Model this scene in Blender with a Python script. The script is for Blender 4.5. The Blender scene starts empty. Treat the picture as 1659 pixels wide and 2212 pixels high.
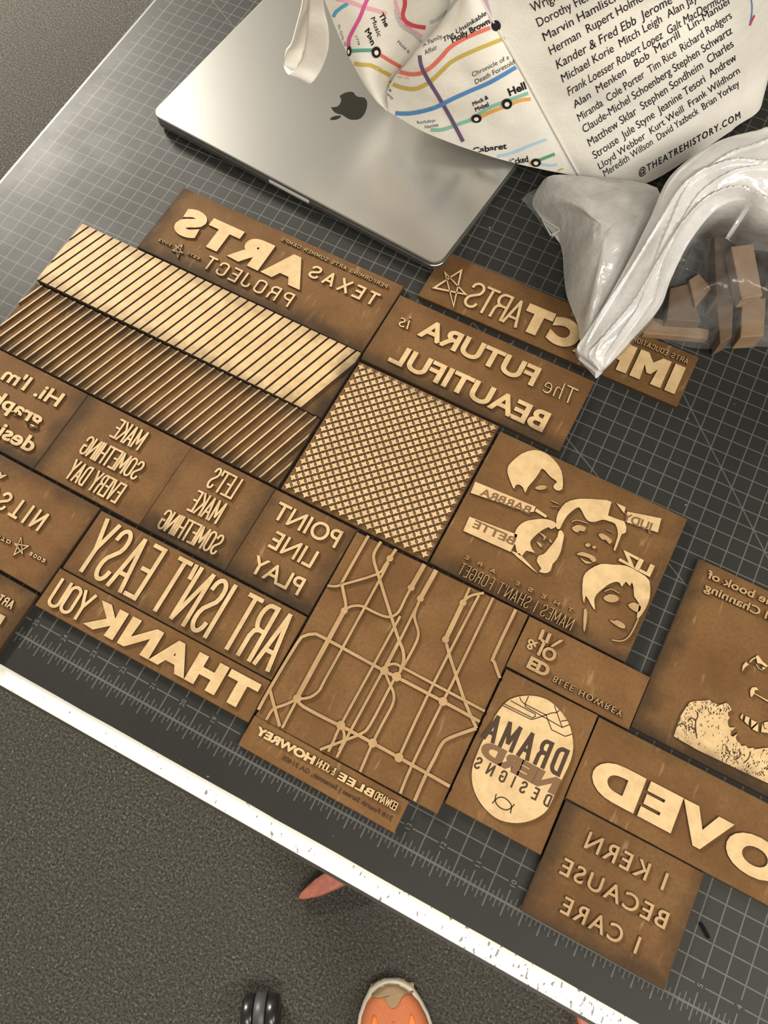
import bpy, bmesh, math, random
from mathutils import Vector, Matrix, noise
from mathutils.bvhtree import BVHTree
from mathutils.geometry import tessellate_polygon, interpolate_bezier

random.seed(7)
SC = bpy.context.scene
COL = SC.collection
IN = 0.0254                     # the cutting mat is printed in inches; all sizes below are inches
HM = 30.0                       # height of the mat's surface above the floor

# ------------------------------------------------------------------ camera
RW = Matrix(((0.8907975034, 0.4542477490, -0.0117808999),
             (0.4227600486, -0.8379968463, -0.3450148213),
             (-0.1665945629, 0.3023578478, -0.9385232994)))     # world -> view rows
CAM = Vector((-1.64246821, 0.91290867, 22.15524187))             # inches above the mat's origin
FPX = 1688.874
PW, PH = 1659.0, 2212.0

def W(x, y, z):
    return Vector((x * IN, y * IN, (z + HM) * IN))

cam_d = bpy.data.cameras.new('camera')
cam = bpy.data.objects.new('camera', cam_d)
COL.objects.link(cam)
m3 = RW.transposed() @ Matrix(((1, 0, 0), (0, -1, 0), (0, 0, -1)))
cam.matrix_world = Matrix.Translation(W(*CAM)) @ m3.to_4x4()
cam_d.sensor_fit = 'VERTICAL'
cam_d.sensor_height = 36.0
cam_d.lens = FPX / PH * 36.0
cam_d.clip_start = 0.02
SC.camera = cam

# ------------------------------------------------------------------ light
world = bpy.data.worlds.new('room_air')
SC.world = world
world.use_nodes = True
bg = world.node_tree.nodes['Background']
bg.inputs[0].default_value = (1.0, 0.93, 0.82, 1)
bg.inputs[1].default_value = 0.22

def area(name, loc, target, sx, sy, power, color):
    l = bpy.data.lights.new(name, 'AREA')
    l.shape = 'RECTANGLE'; l.size = sx; l.size_y = sy
    l.energy = power; l.color = color
    o = bpy.data.objects.new(name, l)
    COL.objects.link(o)
    o.location = loc
    d = Vector(target) - Vector(loc)
    o.rotation_euler = d.to_track_quat('-Z', 'Y').to_euler()
    return o

WARM = (1.0, 0.93, 0.81)
area('ceiling_lamp', (-3.4, 1.8, 2.76), (-3.4, 1.8, 0.0), 1.2, 0.6, 135, WARM)
area('added_fill_lamp', (-2.35, 1.5, 1.95), (-2.35, 1.5, 0.0), 0.5, 0.5, 190, WARM)  # unseen fill lamp, added to brighten the carpet left of the table
area('ceiling_lamp', (0.7, -1.3, 2.76), (0.7, -1.3, 0.0), 1.2, 0.6, 66, WARM)
area('ceiling_lamp', (2.1, 0.1, 2.76), (2.1, 0.1, 0.0), 1.2, 0.6, 72, WARM)

SC.view_settings.view_transform = 'Standard'
SC.view_settings.look = 'None'
SC.view_settings.gamma = 1.0
SC.view_settings.use_curve_mapping = False
SC.view_settings.exposure = 0.0

# ------------------------------------------------------------------ pixel helpers (a pixel at a known height is a point of the place)
def P(px, z=0.0):
    d = RW.transposed() @ Vector(((px[0] - PW / 2) / FPX, (px[1] - PH / 2) / FPX, 1.0))
    s = (z - CAM.z) / d.z
    return CAM + d * s

def Z(ox, oy, s):
    def f(*pts):
        r = [(ox + a / s, oy + b / s) for a, b in pts]
        return r if len(r) > 1 else r[0]
    return f

# ------------------------------------------------------------------ object helpers
def link(o):
    COL.objects.link(o); return o

def thing(name, label, cat, loc=(0, 0, 0), rotz=0.0, group=None):
    o = link(bpy.data.objects.new(name, None))
    o.empty_display_size = 0.03
    o.location = loc; o.rotation_euler = (0, 0, rotz)
    o['label'] = label; o['category'] = cat
    if group: o['group'] = group
    return o

def inv(o):
    return (Matrix.Translation(o.location) @ o.rotation_euler.to_matrix().to_4x4()).inverted()

def tag(o, label, cat, group=None, kind=None):
    o['label'] = label; o['category'] = cat
    if group: o['group'] = group
    if kind: o['kind'] = kind
    return o

class MB:
    """collects polygons; vertices in metres, world space"""
    def __init__(s):
        s.v = []; s.f = []; s.m = []
    def add(s, verts, faces, mat=0):
        b = len(s.v)
        s.v += [Vector(v) for v in verts]
        for i, f in enumerate(faces):
            s.f.append([b + k for k in f])
            s.m.append(mat[i] if isinstance(mat, (list, tuple)) else mat)
    def box(s, x0, x1, y0, y1, z0, z1, mat=0):
        vs = [(x, y, z) for z in (z0, z1) for y in (y0, y1) for x in (x0, x1)]
        s.add(vs, [(0, 2, 3, 1), (4, 5, 7, 6), (0, 1, 5, 4), (2, 6, 7, 3), (0, 4, 6, 2), (1, 3, 7, 5)], mat)
    def build(s, name, mats, parent=None, smooth=False, bevel=0, segs=2, recalc=False, solid=0, sub=0):
        me = bpy.data.meshes.new(name)
        M = inv(parent) if parent else Matrix.Identity(4)
        # a child of a child: chain
        if parent and parent.parent: M = inv(parent) @ inv(parent.parent)
        me.from_pydata([M @ v for v in s.v], [], s.f)
        if not isinstance(mats, (list, tuple)): mats = [mats]
        for m in mats: me.materials.append(m)
        for p, k in zip(me.polygons, s.m):
            p.material_index = k; p.use_smooth = smooth
        if recalc:
            b = bmesh.new(); b.from_mesh(me)
            bmesh.ops.recalc_face_normals(b, faces=b.faces); b.to_mesh(me); b.free()
        me.update()
        o = link(bpy.data.objects.new(name, me))
        if parent: o.parent = parent
        if bevel:
            md = o.modifiers.new('bevel', 'BEVEL'); md.width = bevel; md.segments = segs; md.limit_method = 'ANGLE'
        if solid:
            md = o.modifiers.new('solid', 'SOLIDIFY'); md.thickness = solid; md.offset = 0
        if sub:
            md = o.modifiers.new('sub', 'SUBSURF'); md.levels = sub; md.render_levels = sub
        return o

def rounded(hw, hd, r, n=6):
    pts = []
    for cx, cy, a0 in ((hw - r, hd - r, 0), (-hw + r, hd - r, 90), (-hw + r, -hd + r, 180), (hw - r, -hd + r, 270)):
        for k in range(n + 1):
            a = math.radians(a0 + 90 * k / n)
            pts.append((cx + r * math.cos(a), cy + r * math.sin(a)))
    return pts

def loft(mb, rings, cap0=True, cap1=True, mat=0, close=True):
    n = len(rings[0]); vs = [v for r in rings for v in r]; fs = []
    for i in range(len(rings) - 1):
        for j in range(n if close else n - 1):
            k = (j + 1) % n
            fs.append((i * n + j, i * n + k, (i + 1) * n + k, (i + 1) * n + j))
    if cap0: fs.append(tuple(reversed(range(n))))
    if cap1: fs.append(tuple((len(rings) - 1) * n + j for j in range(n)))
    mb.add(vs, fs, mat)

def tube(mb, pts, radii, n=12, mat=0):
    rings = []
    for i, p in enumerate(pts):
        p = Vector(p)
        d = (Vector(pts[min(i + 1, len(pts) - 1)]) - Vector(pts[max(i - 1, 0)])).normalized()
        a = d.cross(Vector((0, 0, 1)))
        if a.length < 1e-3: a = d.cross(Vector((0, 1, 0)))
        a.normalize(); b = d.cross(a)
        r = radii[i] if isinstance(radii, (list, tuple)) else radii
        rings.append([p + a * math.cos(t) * r + b * math.sin(t) * r for t in [2 * math.pi * k / n for k in range(n)]])
    loft(mb, rings, mat=mat)

# ------------------------------------------------------------------ materials
class NT:
    def __init__(s, name):
        s.mat = bpy.data.materials.new(name); s.mat.use_nodes = True
        s.t = s.mat.node_tree; s.n = s.t.nodes; s.l = s.t.links
        s.b = s.n['Principled BSDF']
    def node(s, t, **k):
        n = s.n.new(t)
        for a, b in k.items(): setattr(n, a, b)
        return n
    def put(s, sock, v):
        if isinstance(v, bpy.types.NodeSocket): s.l.new(v, sock)
        elif isinstance(v, (tuple, list)): sock.default_value = (*v, 1) if len(v) == 3 and sock.type == 'RGBA' else v
        else: sock.default_value = v
    def m(s, op, a, b=0.0, c=None):
        n = s.node('ShaderNodeMath', operation=op)
        s.put(n.inputs[0], a); s.put(n.inputs[1], b)
        if c is not None: s.put(n.inputs[2], c)
        return n.outputs[0]
    def mx(s, *a):
        r = a[0]
        for q in a[1:]: r = s.m('MAXIMUM', r, q)
        return r
    def mul(s, *a):
        r = a[0]
        for q in a[1:]: r = s.m('MULTIPLY', r, q)
        return r
    def mix(s, f, a, b, mode='MIX'):
        n = s.node('ShaderNodeMix', data_type='RGBA', blend_type=mode)
        s.put(n.inputs[0], f); s.put(n.inputs[6], a); s.put(n.inputs[7], b)
        return n.outputs[2]
    def ramp(s, f, p0, p1, v0=0.0, v1=1.0):
        n = s.node('ShaderNodeMapRange', interpolation_type='SMOOTHSTEP')
        s.put(n.inputs[0], f)
        for i, v in enumerate((p0, p1, v0, v1)): s.put(n.inputs[1 + i], v)
        return n.outputs[0]
    def obj(s):
        return s.node('ShaderNodeTexCoord').outputs['Object']
    def noise(s, scale, detail=3.0, rough=0.55, vec=None):
        n = s.node('ShaderNodeTexNoise')
        n.inputs['Scale'].default_value = scale; n.inputs['Detail'].default_value = detail
        n.inputs['Roughness'].default_value = rough
        s.l.new(vec if vec is not None else s.obj(), n.inputs['Vector'])
        return n.outputs[0]
    def map(s, vec, scale=(1, 1, 1), rot=(0, 0, 0)):
        n = s.node('ShaderNodeMapping'); s.l.new(vec, n.inputs[0])
        n.inputs['Scale'].default_value = scale; n.inputs['Rotation'].default_value = rot
        return n.outputs[0]
    def bump(s, h, dist, strength=1.0):
        n = s.node('ShaderNodeBump'); n.inputs['Strength'].default_value = strength
        n.inputs['Distance'].default_value = dist
        s.l.new(h, n.inputs['Height']); s.l.new(n.outputs[0], s.b.inputs['Normal'])
    def set(s, col=None, rough=None, metal=None, **k):
        if col is not None: s.put(s.b.inputs['Base Color'], col)
        if rough is not None: s.put(s.b.inputs['Roughness'], rough)
        if metal is not None: s.put(s.b.inputs['Metallic'], metal)
        for a, v in k.items(): s.put(s.b.inputs[a.replace('_', ' ')], v)
        return s

def srgb(r, g, b):
    f = lambda c: (c / 255 / 12.92) if c <= 10 else ((c / 255 + 0.055) / 1.055) ** 2.4
    return (f(r), f(g), f(b))

def plain(name, col, rough=0.5, metal=0.0, **k):
    return NT(name).set(col, rough, metal, **k).mat

def carpet():
    t = NT('grey_brown_carpet')
    a = t.noise(260, 4, 0.7); b = t.noise(700, 3, 0.7); c = t.noise(3.0, 3)
    f = t.m('ADD', t.mul(a, 0.65), t.mul(b, 0.35))
    f = t.ramp(f, 0.42, 0.60)
    col = t.mix(f, (0.020, 0.0178, 0.0135), (0.185, 0.170, 0.136))
    col = t.mix(t.ramp(c, 0.35, 0.65, 0.0, 0.22), col, (0.055, 0.052, 0.044))
    fleck = t.ramp(t.noise(520, 1, 0.4), 0.70, 0.76, 0, 0.7)
    col = t.mix(fleck, col, (0.27, 0.255, 0.225))
    t.set(col, 0.95, Specular_IOR_Level=0.1, Sheen_Weight=0.12, Sheen_Roughness=0.4)
    t.bump(f, 0.006, 1.0)
    return t.mat

def mat_surface():
    t = NT('grey_gridded_cutting_mat')
    sep = t.node('ShaderNodeSeparateXYZ'); t.l.new(t.obj(), sep.inputs[0])
    cell = 0.5 * IN
    x = t.m('DIVIDE', sep.outputs[0], cell); y = t.m('DIVIDE', sep.outputs[1], cell)
    def line(v, period, hw, off=0.0):
        q = t.m('DIVIDE', t.m('ADD', v, -off), period)
        d = t.m('ABSOLUTE', t.m('SUBTRACT', q, t.m('ROUND', q)))
        return t.m('LESS_THAN', t.mul(d, period), hw)
    gt = lambda v, k: t.m('GREATER_THAN', v, k)
    lt = lambda v, k: t.m('LESS_THAN', v, k)
    ab = lambda v, o=0.0: t.m('ABSOLUTE', t.m('ADD', v, o))
    inx = gt(x, -46.55)
    vert = t.mul(line(x, 1, 0.034), gt(y, -0.66), inx)
    hor = t.mul(line(y, 1, 0.034), gt(y, 0.5), inx)
    gap = t.mul(lt(t.m('ABSOLUTE', t.m('SUBTRACT', x, t.mul(t.m('ROUND', t.m('DIVIDE', x, 2.0)), 2.0))), 0.27), lt(ab(y, -1.0), 0.33))
    ruler = t.mul(lt(ab(y), 0.055), inx)
    border = t.mul(lt(ab(x, 46.0), 0.055), gt(y, -0.6))
    half = t.mul(line(x, 0.5, 0.03), lt(ab(y), 0.46), inx)
    quart = t.mul(line(x, 0.25, 0.026), lt(ab(y), 0.27), inx)
    diag = lt(t.m('ABSOLUTE', t.m('ADD', t.m('ADD', x, y), -34.0)), 0.052)
    diag = t.mul(diag, lt(y, 31.9))
    d30 = lt(t.m('ABSOLUTE', t.m('ADD', t.m('ADD', t.mul(x, 0.577), y), -23.77)), 0.045)
    msk = t.mx(t.mul(t.mx(vert, hor), t.m('SUBTRACT', 1.0, gap)), t.mul(half, 0.9), t.mul(quart, 0.9), t.mul(diag, 0.9), t.mul(d30, 0.9), ruler, border)
    wear = t.noise(9, 4, 0.6)
    scr = t.noise(60, 5, 0.7, t.map(t.obj(), (1.0, 0.15, 1.0), (0, 0, 0.6)))
    msk = t.mul(msk, t.ramp(wear, 0.2, 0.7, 0.72, 1.0))
    base = t.mix(wear, (0.018, 0.0182, 0.0172), (0.026, 0.0263, 0.0247))
    base = t.mix(t.ramp(scr, 0.66, 0.8, 0, 0.35), base, (0.12, 0.12, 0.11))
    speck = t.ramp(t.noise(170, 1, 0.3), 0.80, 0.83, 0, 0.5)
    base = t.mix(speck, base, (0.3, 0.3, 0.28))
    col = t.mix(msk, base, (0.10, 0.104, 0.098))
    t.set(col, t.ramp(wear, 0.3, 0.7, 0.42, 0.54), Specular_IOR_Level=0.24)
    t.bump(t.noise(900, 2), 0.0002, 0.25)
    return t.mat

def strip_mat():
    t = NT('white_laminate_with_specks')
    sep = t.node('ShaderNodeSeparateXYZ'); t.l.new(t.obj(), sep.inputs[0])
    n = t.noise(420, 2, 0.5, t.map(t.obj(), (1.0, 0.5, 1.0), (0, 0, 0.7)))
    dens = t.ramp(sep.outputs[0], -0.33, 0.12, 0.70, 0.615)
    k = t.m('GREATER_THAN', n, dens)
    col = t.mix(t.mul(k, 0.8), (0.80, 0.79, 0.73), (0.05, 0.05, 0.06))
    t.set(col, 0.45)
    return t.mat

def scorch(t, hw, hd, sc, seed):
    """soot left by the laser along the board's edges: l r b t strengths"""
    v = t.obj()
    sep = t.node('ShaderNodeSeparateXYZ'); t.l.new(v, sep.inputs[0])
    mp = t.node('ShaderNodeMapping'); t.l.new(v, mp.inputs[0]); mp.inputs['Location'].default_value = (seed, seed * 0.37, 0)
    nz = t.noise(45, 4, 0.6, mp.outputs[0])
    wob = t.mul(t.m('ADD', nz, -0.5), 0.026)
    tot = None
    for s, (ax, sg, h) in zip(sc, ((0, -1, hw), (0, 1, hw), (1, -1, hd), (1, 1, hd))):
        if s <= 0: continue
        d = t.m('SUBTRACT', h, t.mul(sep.outputs[ax], float(sg)))      # distance to that edge
        d = t.m('ADD', d, wob)
        k = t.ramp(d, -0.001, 0.008 + 0.013 * s, s, 0.0)
        tot = k if tot is None else t.mx(tot, k)
    return tot, mp.outputs[0]

def board_mats(key, hw, hd, sc, seed, tone=1.0):
    t = NT(key + '_engraved_board')
    s, vec = scorch(t, hw, hd, sc, seed)
    a = t.noise(26, 4, 0.6, vec); b = t.noise(420, 3, 0.6, vec)
    fib = t.noise(170, 2, 0.6, t.map(vec, (1, 0.22, 1), (0, 0, seed)))
    col = t.mix(t.ramp(a, 0.3, 0.7), tuple(c * tone for c in (0.118, 0.058, 0.021)), tuple(c * tone for c in (0.166, 0.088, 0.034)))
    col = t.mix(t.ramp(b, 0.35, 0.75, 0, 0.45), col, tuple(c * tone for c in (0.09, 0.044, 0.017)))
    col = t.mix(t.ramp(fib, 0.64, 0.78, 0, 0.55), col, (0.30, 0.185, 0.095))
    if s is not None: col = t.mix(t.mul(s, 0.92), col, (0.022, 0.016, 0.010))
    t.set(col, 0.72, Specular_IOR_Level=0.16)
    t.bump(t.m('ADD', t.mul(b, 0.5), fib), 0.0004, 0.35)
    top = NT(key + '_raised_face')
    s2, vec2 = scorch(top, hw, hd, [q * 0.8 for q in sc], seed)
    a = top.noise(90, 4, 0.65, vec2); b = top.noise(600, 2, 0.6, vec2)
    col = top.mix(top.ramp(a, 0.3, 0.7), (0.47, 0.325, 0.168), (0.57, 0.415, 0.226))
    col = top.mix(top.ramp(b, 0.58, 0.76, 0, 0.55), col, (0.42, 0.26, 0.11))
    if s2 is not None: col = top.mix(top.mul(s2, 0.85), col, (0.06, 0.042, 0.022))
    top.set(col, 0.6, Specular_IOR_Level=0.3)
    return t.mat, top.mat

M_SIDE = plain('burnt_edge', (0.04, 0.02, 0.008), 0.8)
M_MID = NT('toasted_ridge')
M_MID.set(M_MID.mix(M_MID.ramp(M_MID.noise(70, 3), 0.3, 0.7), (0.31, 0.19, 0.083), (0.385, 0.245, 0.115)), 0.6)
M_MID = M_MID.mat
M_DARK = plain('burnt_engraving', (0.045, 0.024, 0.011), 0.85)
M_INLAY = plain('engraved_recess', (0.15, 0.078, 0.034), 0.75)

# ------------------------------------------------------------------ stroke alphabet (unit box, x right, y up)
def arc(cx, cy, rx, ry, a0, a1, n=8):
    return [(cx + rx * math.cos(math.radians(a0 + (a1 - a0) * k / n)), cy + ry * math.sin(math.radians(a0 + (a1 - a0) * k / n))) for k in range(n + 1)]
rv = 0.2
O_ = arc(.5, 1 - rv, .5, rv, 180, 0, 10) + arc(.5, rv, .5, rv, 0, -180, 10)
O_.append(O_[0])
S_ = [(.97, .80)] + arc(.5, 1 - rv, .47, rv, 10, 180, 9)[1:] + [(.05, .70), (.18, .60), (.5, .5), (.82, .4), (.95, .30)] + arc(.5, rv, .47, rv, 0, -172, 9)
GL = {
 'A': (1, [[(0, 0), (.5, 1), (1, 0)], [(.19, .28), (.81, .28)]]),
 'B': (.9, [[(0, 0), (0, 1), (.5, 1)] + arc(.5, .77, .45, .23, 90, -90, 8) + [(0, .54)], [(.5, .54)] + arc(.5, .27, .5, .27, 90, -90, 8) + [(0, 0)]]),
 'C': (.9, [[(1, .72)] + arc(.5, 1 - rv, .5, rv, 0, 180, 9) + arc(.5, rv, .5, rv, 180, 360, 9) + [(1, .28)]]),
 'D': (.9, [[(0, 0), (0, 1), (.45, 1)] + arc(.45, .75, .55, .25, 90, 0, 6) + arc(.45, .25, .55, .25, 0, -90, 6) + [(0, 0)]]),
 'E': (.75, [[(1, 1), (0, 1), (0, 0), (1, 0)], [(0, .53), (.85, .53)]]),
 'F': (.75, [[(1, 1), (0, 1), (0, 0)], [(0, .5), (.85, .5)]]),
 'G': (.95, [[(1, .75)] + arc(.5, 1 - rv, .5, rv, 0, 180, 9) + arc(.5, rv, .5, rv, 180, 360, 9) + [(1, .46), (.55, .46)]]),
 'H': (.95, [[(0, 0), (0, 1)], [(1, 0), (1, 1)], [(0, .5), (1, .5)]]),
 'I': (0.0, [[(0, 0), (0, 1)]]),
 'J': (.8, [[(1, 1)] + arc(.5, rv, .5, rv, 0, -180, 9) + [(0, .3)]]),
 'K': (.95, [[(0, 0), (0, 1)], [(.95, 1), (.05, .42)], [(.3, .6), (1, 0)]]),
 'L': (.7, [[(0, 1), (0, 0), (1, 0)]]),
 'M': (1.25, [[(0, 0), (0.02, 1), (.5, .22), (.98, 1), (1, 0)]]),
 'N': (1, [[(0, 0), (0, 1), (1, 0), (1, 1)]]),
 'O': (.95, [O_]),
 'P': (.85, [[(0, 0), (0, 1), (.5, 1)] + arc(.5, .74, .5, .26, 90, -90, 9) + [(0, .48)]]),
 'R': (.9, [[(0, 0), (0, 1), (.5, 1)] + arc(.5, .76, .45, .24, 90, -90, 9) + [(0, .52)], [(.5, .52), (.8, .48), (.93, .36), (.95, 0)]]),
 'S': (.9, [S_]),
 'T': (.85, [[(0, 1), (1, 1)], [(.5, 1), (.5, 0)]]),
 'U': (.95, [[(0, 1)] + arc(.5, rv, .5, rv, 180, 360, 10) + [(1, 1)]]),
 'V': (1, [[(0, 1), (.5, 0), (1, 1)]]),
 'W': (1.4, [[(0, 1), (.25, 0), (.5, .9), (.75, 0), (1, 1)]]),
 'X': (.95, [[(0, 0), (1, 1)], [(0, 1), (1, 0)]]),
 'Y': (1, [[(0, 1), (.5, .45), (1, 1)], [(.5, .45), (.5, 0)]]),
 '2': (.8, [[(0, .78)] + arc(.5, .75, .5, .25, 175, -30, 8) + [(0, 0), (1, 0)]]),
 '0': (.8, [O_]), '&': (.9, [[(1, 0), (.2, .75), (.3, .98), (.65, .95), (.65, .72), (.05, .35), (.1, .05), (.5, 0), (1, .45)]]),
 "'": (0.0, [[(0, 1), (-.1, .78)]]), ' ': (.45, []),
}

def ribbon(mb, pts, w, z0, z1, bev=0.014, closed=False):
    """flat-topped ridge along 2D points already in inches on the mat plane"""
    q = [Vector((p[0], p[1])) for p in pts]
    q = [p for i, p in enumerate(q) if i == 0 or (p - q[i - 1]).length > 1e-5]
    if len(q) < 2: return
    closed = closed or (q[0] - q[-1]).length < 1e-4
    if closed: q = q[:-1]
    n = len(q); L = []
    for i in range(n):
        a = q[(i - 1) % n] if (closed or i > 0) else None
        b = q[(i + 1) % n] if (closed or i < n - 1) else None
        d0 = (q[i] - a).normalized() if a is not None else None
        d1 = (b - q[i]).normalized() if b is not None else None
        if d0 is None: d0 = d1
        if d1 is None: d1 = d0
        n0 = Vector((-d0.y, d0.x)); n1 = Vector((-d1.y, d1.x))
        s = n0 + n1
        if s.length < 0.3: s = n0 * 2
        s = s.normalized()
        k = min(1.0 / max(s.dot(n0), 0.3), 2.0)
        L.append((q[i], s * k))
    bv = min(bev, w * 0.45)
    rings = []
    for p, s in L:
        a = p + s * (w / 2 + bv); b = p - s * (w / 2 + bv); ai = p + s * (w / 2); bi = p - s * (w / 2)
        rings.append([W(a.x, a.y, z0), W(ai.x, ai.y, z1), W(bi.x, bi.y, z1), W(b.x, b.y, z0)])
    vs = [v for r in rings for v in r]; fs = []; ms = []
    for i in range(n if closed else n - 1):
        j = (i + 1) % n
        for k, mm in ((0, 1), (1, 0), (2, 1)):
            fs.append((i * 4 + k, i * 4 + k + 1, j * 4 + k + 1, j * 4 + k)); ms.append(mm)
    if not closed:
        fs.append((0, 3, 2, 1)); ms.append(1)
        e = (n - 1) * 4
        fs.append((e, e + 1, e + 2, e + 3)); ms.append(1)
    mb.add(vs, fs, ms)

ZB, ZT = 0.19, 0.25          # engraved floor and printing face above the mat

def frame(start, end, cap, z):
    s = P(start, z); e = P(end, z); c = P(cap, z)
    u = Vector((e.x - s.x, e.y - s.y)); Lw = u.length; u = u / Lw
    v = Vector((-u.y, u.x)); h = (Vector((c.x, c.y)) - Vector((s.x, s.y))).dot(v)
    if h < 0: v = -v; h = -h
    return Vector((s.x, s.y)), u, v, Lw, h

def split_sharp(pts, w):
    """cut a stroke at its sharp corners; every piece reaches a little past the corner, free ends by half a width"""
    v = [Vector(p) for p in pts]; out = []; cur = [v[0]]; ext = [w / 2]
    closed = (v[0] - v[-1]).length < 1e-4
    for i in range(1, len(v)):
        cur.append(v[i])
        if i < len(v) - 1:
            t = (v[i] - v[i - 1]).angle(v[i + 1] - v[i], 0.0)
            if t > 0.9:
                e = w / 2 if t < 1.9 else w * 0.3
                out.append((cur, ext[0], e)); cur = [v[i]]; ext = [e]
    if closed and not out: return [[tuple(p) for p in v]]
    out.append((cur, ext[0], w / 2))
    res = []
    for c, e0, e1 in out:
        c = list(c)
        a = (c[0] - c[1]).normalized() * e0; b = (c[-1] - c[-2]).normalized() * e1
        c[0] = c[0] + a; c[-1] = c[-1] + b
        res.append([tuple(p) for p in c])
    return res

def stroke_text(root, mats, text, start, end, cap, w, sp=0.45, z0=ZB, z1=ZT, name='raised_lettering'):
    o, u, v, Lw, h = frame(start, end, cap, z1)
    tot = 0; items = []
    for i, ch in enumerate(text):
        gw, pl = GL[ch]
        items.append((tot, gw, pl)); tot += gw + (sp if i < len(text) - 1 else 0)
    # strokes are as wide as w: keep the ink inside the measured box
    k = (Lw - w) / max(tot, 1e-3); hh = h - w
    mb = MB(); nst = 0
    for x0, gw, pl in items:
        for line in pl:
            pts = []
            for (a, b) in line:
                p = o + u * (w / 2 + (x0 + a * (gw if gw > 0 else .6)) * k) + v * (w / 2 + b * hh)
                pts.append((p.x, p.y))
            for seg in split_sharp(pts, w):
                nst += 1
                ribbon(mb, seg, w, z0, z1 + .0012 * (nst % 4))
    return mb.build(name, mats, root)

DEPS = bpy.context.evaluated_depsgraph_get
_cap = {}
def font_outline(text, space=1.0, shear=0.0, res=4, spw=1.0):
    """flat filled glyphs of the built-in face, plus the outward direction at every outline vertex"""
    c = bpy.data.curves.new('lettering', 'FONT')
    c.body = text; c.size = 1.0; c.space_character = space; c.space_word = spw; c.resolution_u = res; c.shear = shear
    o = bpy.data.objects.new('lettering', c); COL.objects.link(o)
    bpy.context.view_layer.update()
    cu = o.evaluated_get(DEPS()).to_curve(DEPS())
    raw = []
    for sp in cu.splines:
        bp = sp.bezier_points; pts = []
        for k in range(len(bp)):
            a, b = bp[k], bp[(k + 1) % len(bp)]
            straight = (a.handle_right - a.co).length < 1e-4 or abs((a.handle_right - a.co).cross(b.co - a.co).length) + abs((b.handle_left - b.co).cross(b.co - a.co).length) < 1e-4
            seg = [a.co] if straight else interpolate_bezier(a.co, a.handle_right, b.handle_left, b.co, res + 2)[:-1]
            for p in seg:
                p = Vector((p[0], p[1]))
                if not pts or (p - pts[-1]).length > 0.006: pts.append(p)
        while len(pts) > 2 and (pts[0] - pts[-1]).length < 0.006: pts.pop()
        if len(pts) > 2: raw.append(pts)
    o.to_curve_clear(); COL.objects.unlink(o); bpy.data.objects.remove(o); bpy.data.curves.remove(c)
    def within(p, q):
        r = False
        for k in range(len(q)):
            a, b = q[k], q[k - 1]
            if (a.y > p.y) != (b.y > p.y) and p.x < (b.x - a.x) * (p.y - a.y) / (b.y - a.y) + a.x: r = not r
        return r
    vs = []; loops = []; edges = []
    for k, pts in enumerate(raw):
        hole = sum(within(pts[0], q) for m_, q in enumerate(raw) if m_ != k) % 2 == 1
        ar_ = sum(pts[q - 1].x * pts[q].y - pts[q].x * pts[q - 1].y for q in range(len(pts)))
        if (ar_ < 0) != hole: pts = pts[::-1]
        lp = list(range(len(vs), len(vs) + len(pts))); vs += pts; loops.append(lp)
        edges += [(lp[q - 1], lp[q]) for q in range(len(lp))]
    acc = {}
    for a_, b_ in edges:
        d = (vs[b_] - vs[a_])
        if d.length < 1e-9: continue
        n = Vector((d.y, -d.x)).normalized()
        acc.setdefault(a_, []).append(n); acc.setdefault(b_, []).append(n)
    out = []
    for k in range(len(vs)):
        ns = acc.get(k)
        if not ns: out.append(Vector((0, 0))); continue
        m = sum(ns, Vector((0, 0)))
        if m.length < 1e-4: out.append(ns[0]); continue
        m.normalize(); out.append(m * min(1 / max(m.dot(ns[0]), .35), 1.7))
    return vs, loops, edges, out

def retess(pts, loops):
    """fill the (offset) outlines again: outer loops run anticlockwise, holes clockwise"""
    def ar(lp): return sum(pts[lp[i - 1]].x * pts[lp[i]].y - pts[lp[i]].x * pts[lp[i - 1]].y for i in range(len(lp))) / 2
    outer = [l for l in loops if ar(l) > 0]; holes = [l for l in loops if ar(l) <= 0]
    def inside_(p, lp):
        c = False
        for i in range(len(lp)):
            a, b = pts[lp[i]], pts[lp[i - 1]]
            if (a.y > p.y) != (b.y > p.y) and p.x < (b.x - a.x) * (p.y - a.y) / (b.y - a.y) + a.x: c = not c
        return c
    F_ = []
    for o in outer:
        grp = [o] + [h for h in holes if inside_(pts[h[0]], o)]
        flat = [k for l in grp for k in l]
        for t in tessellate_polygon([[Vector((pts[k].x, pts[k].y, 0)) for k in l] for l in grp]):
            a, b, c = (flat[k] for k in t)
            if (pts[b] - pts[a]).cross(pts[c] - pts[a]) < 0: b, c = c, b
            F_.append([a, b, c])
    return F_

def font_mesh(text, weight=0.0, space=1.0, bevel=0.0, shear=0.0, extr=0.0, res=4, spw=1.0):
    vs, lp, ed, nr = font_outline(text, space, shear, res, spw)
    pts = [v + n * weight for v, n in zip(vs, nr)]
    return [Vector((p.x, p.y, 0)) for p in pts], [(f, 1.0) for f in retess(pts, lp)]

def cap_height():
    if 'h' not in _cap: _cap['h'] = max(v.y for v in font_outline('H')[0])
    return _cap['h']

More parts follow.
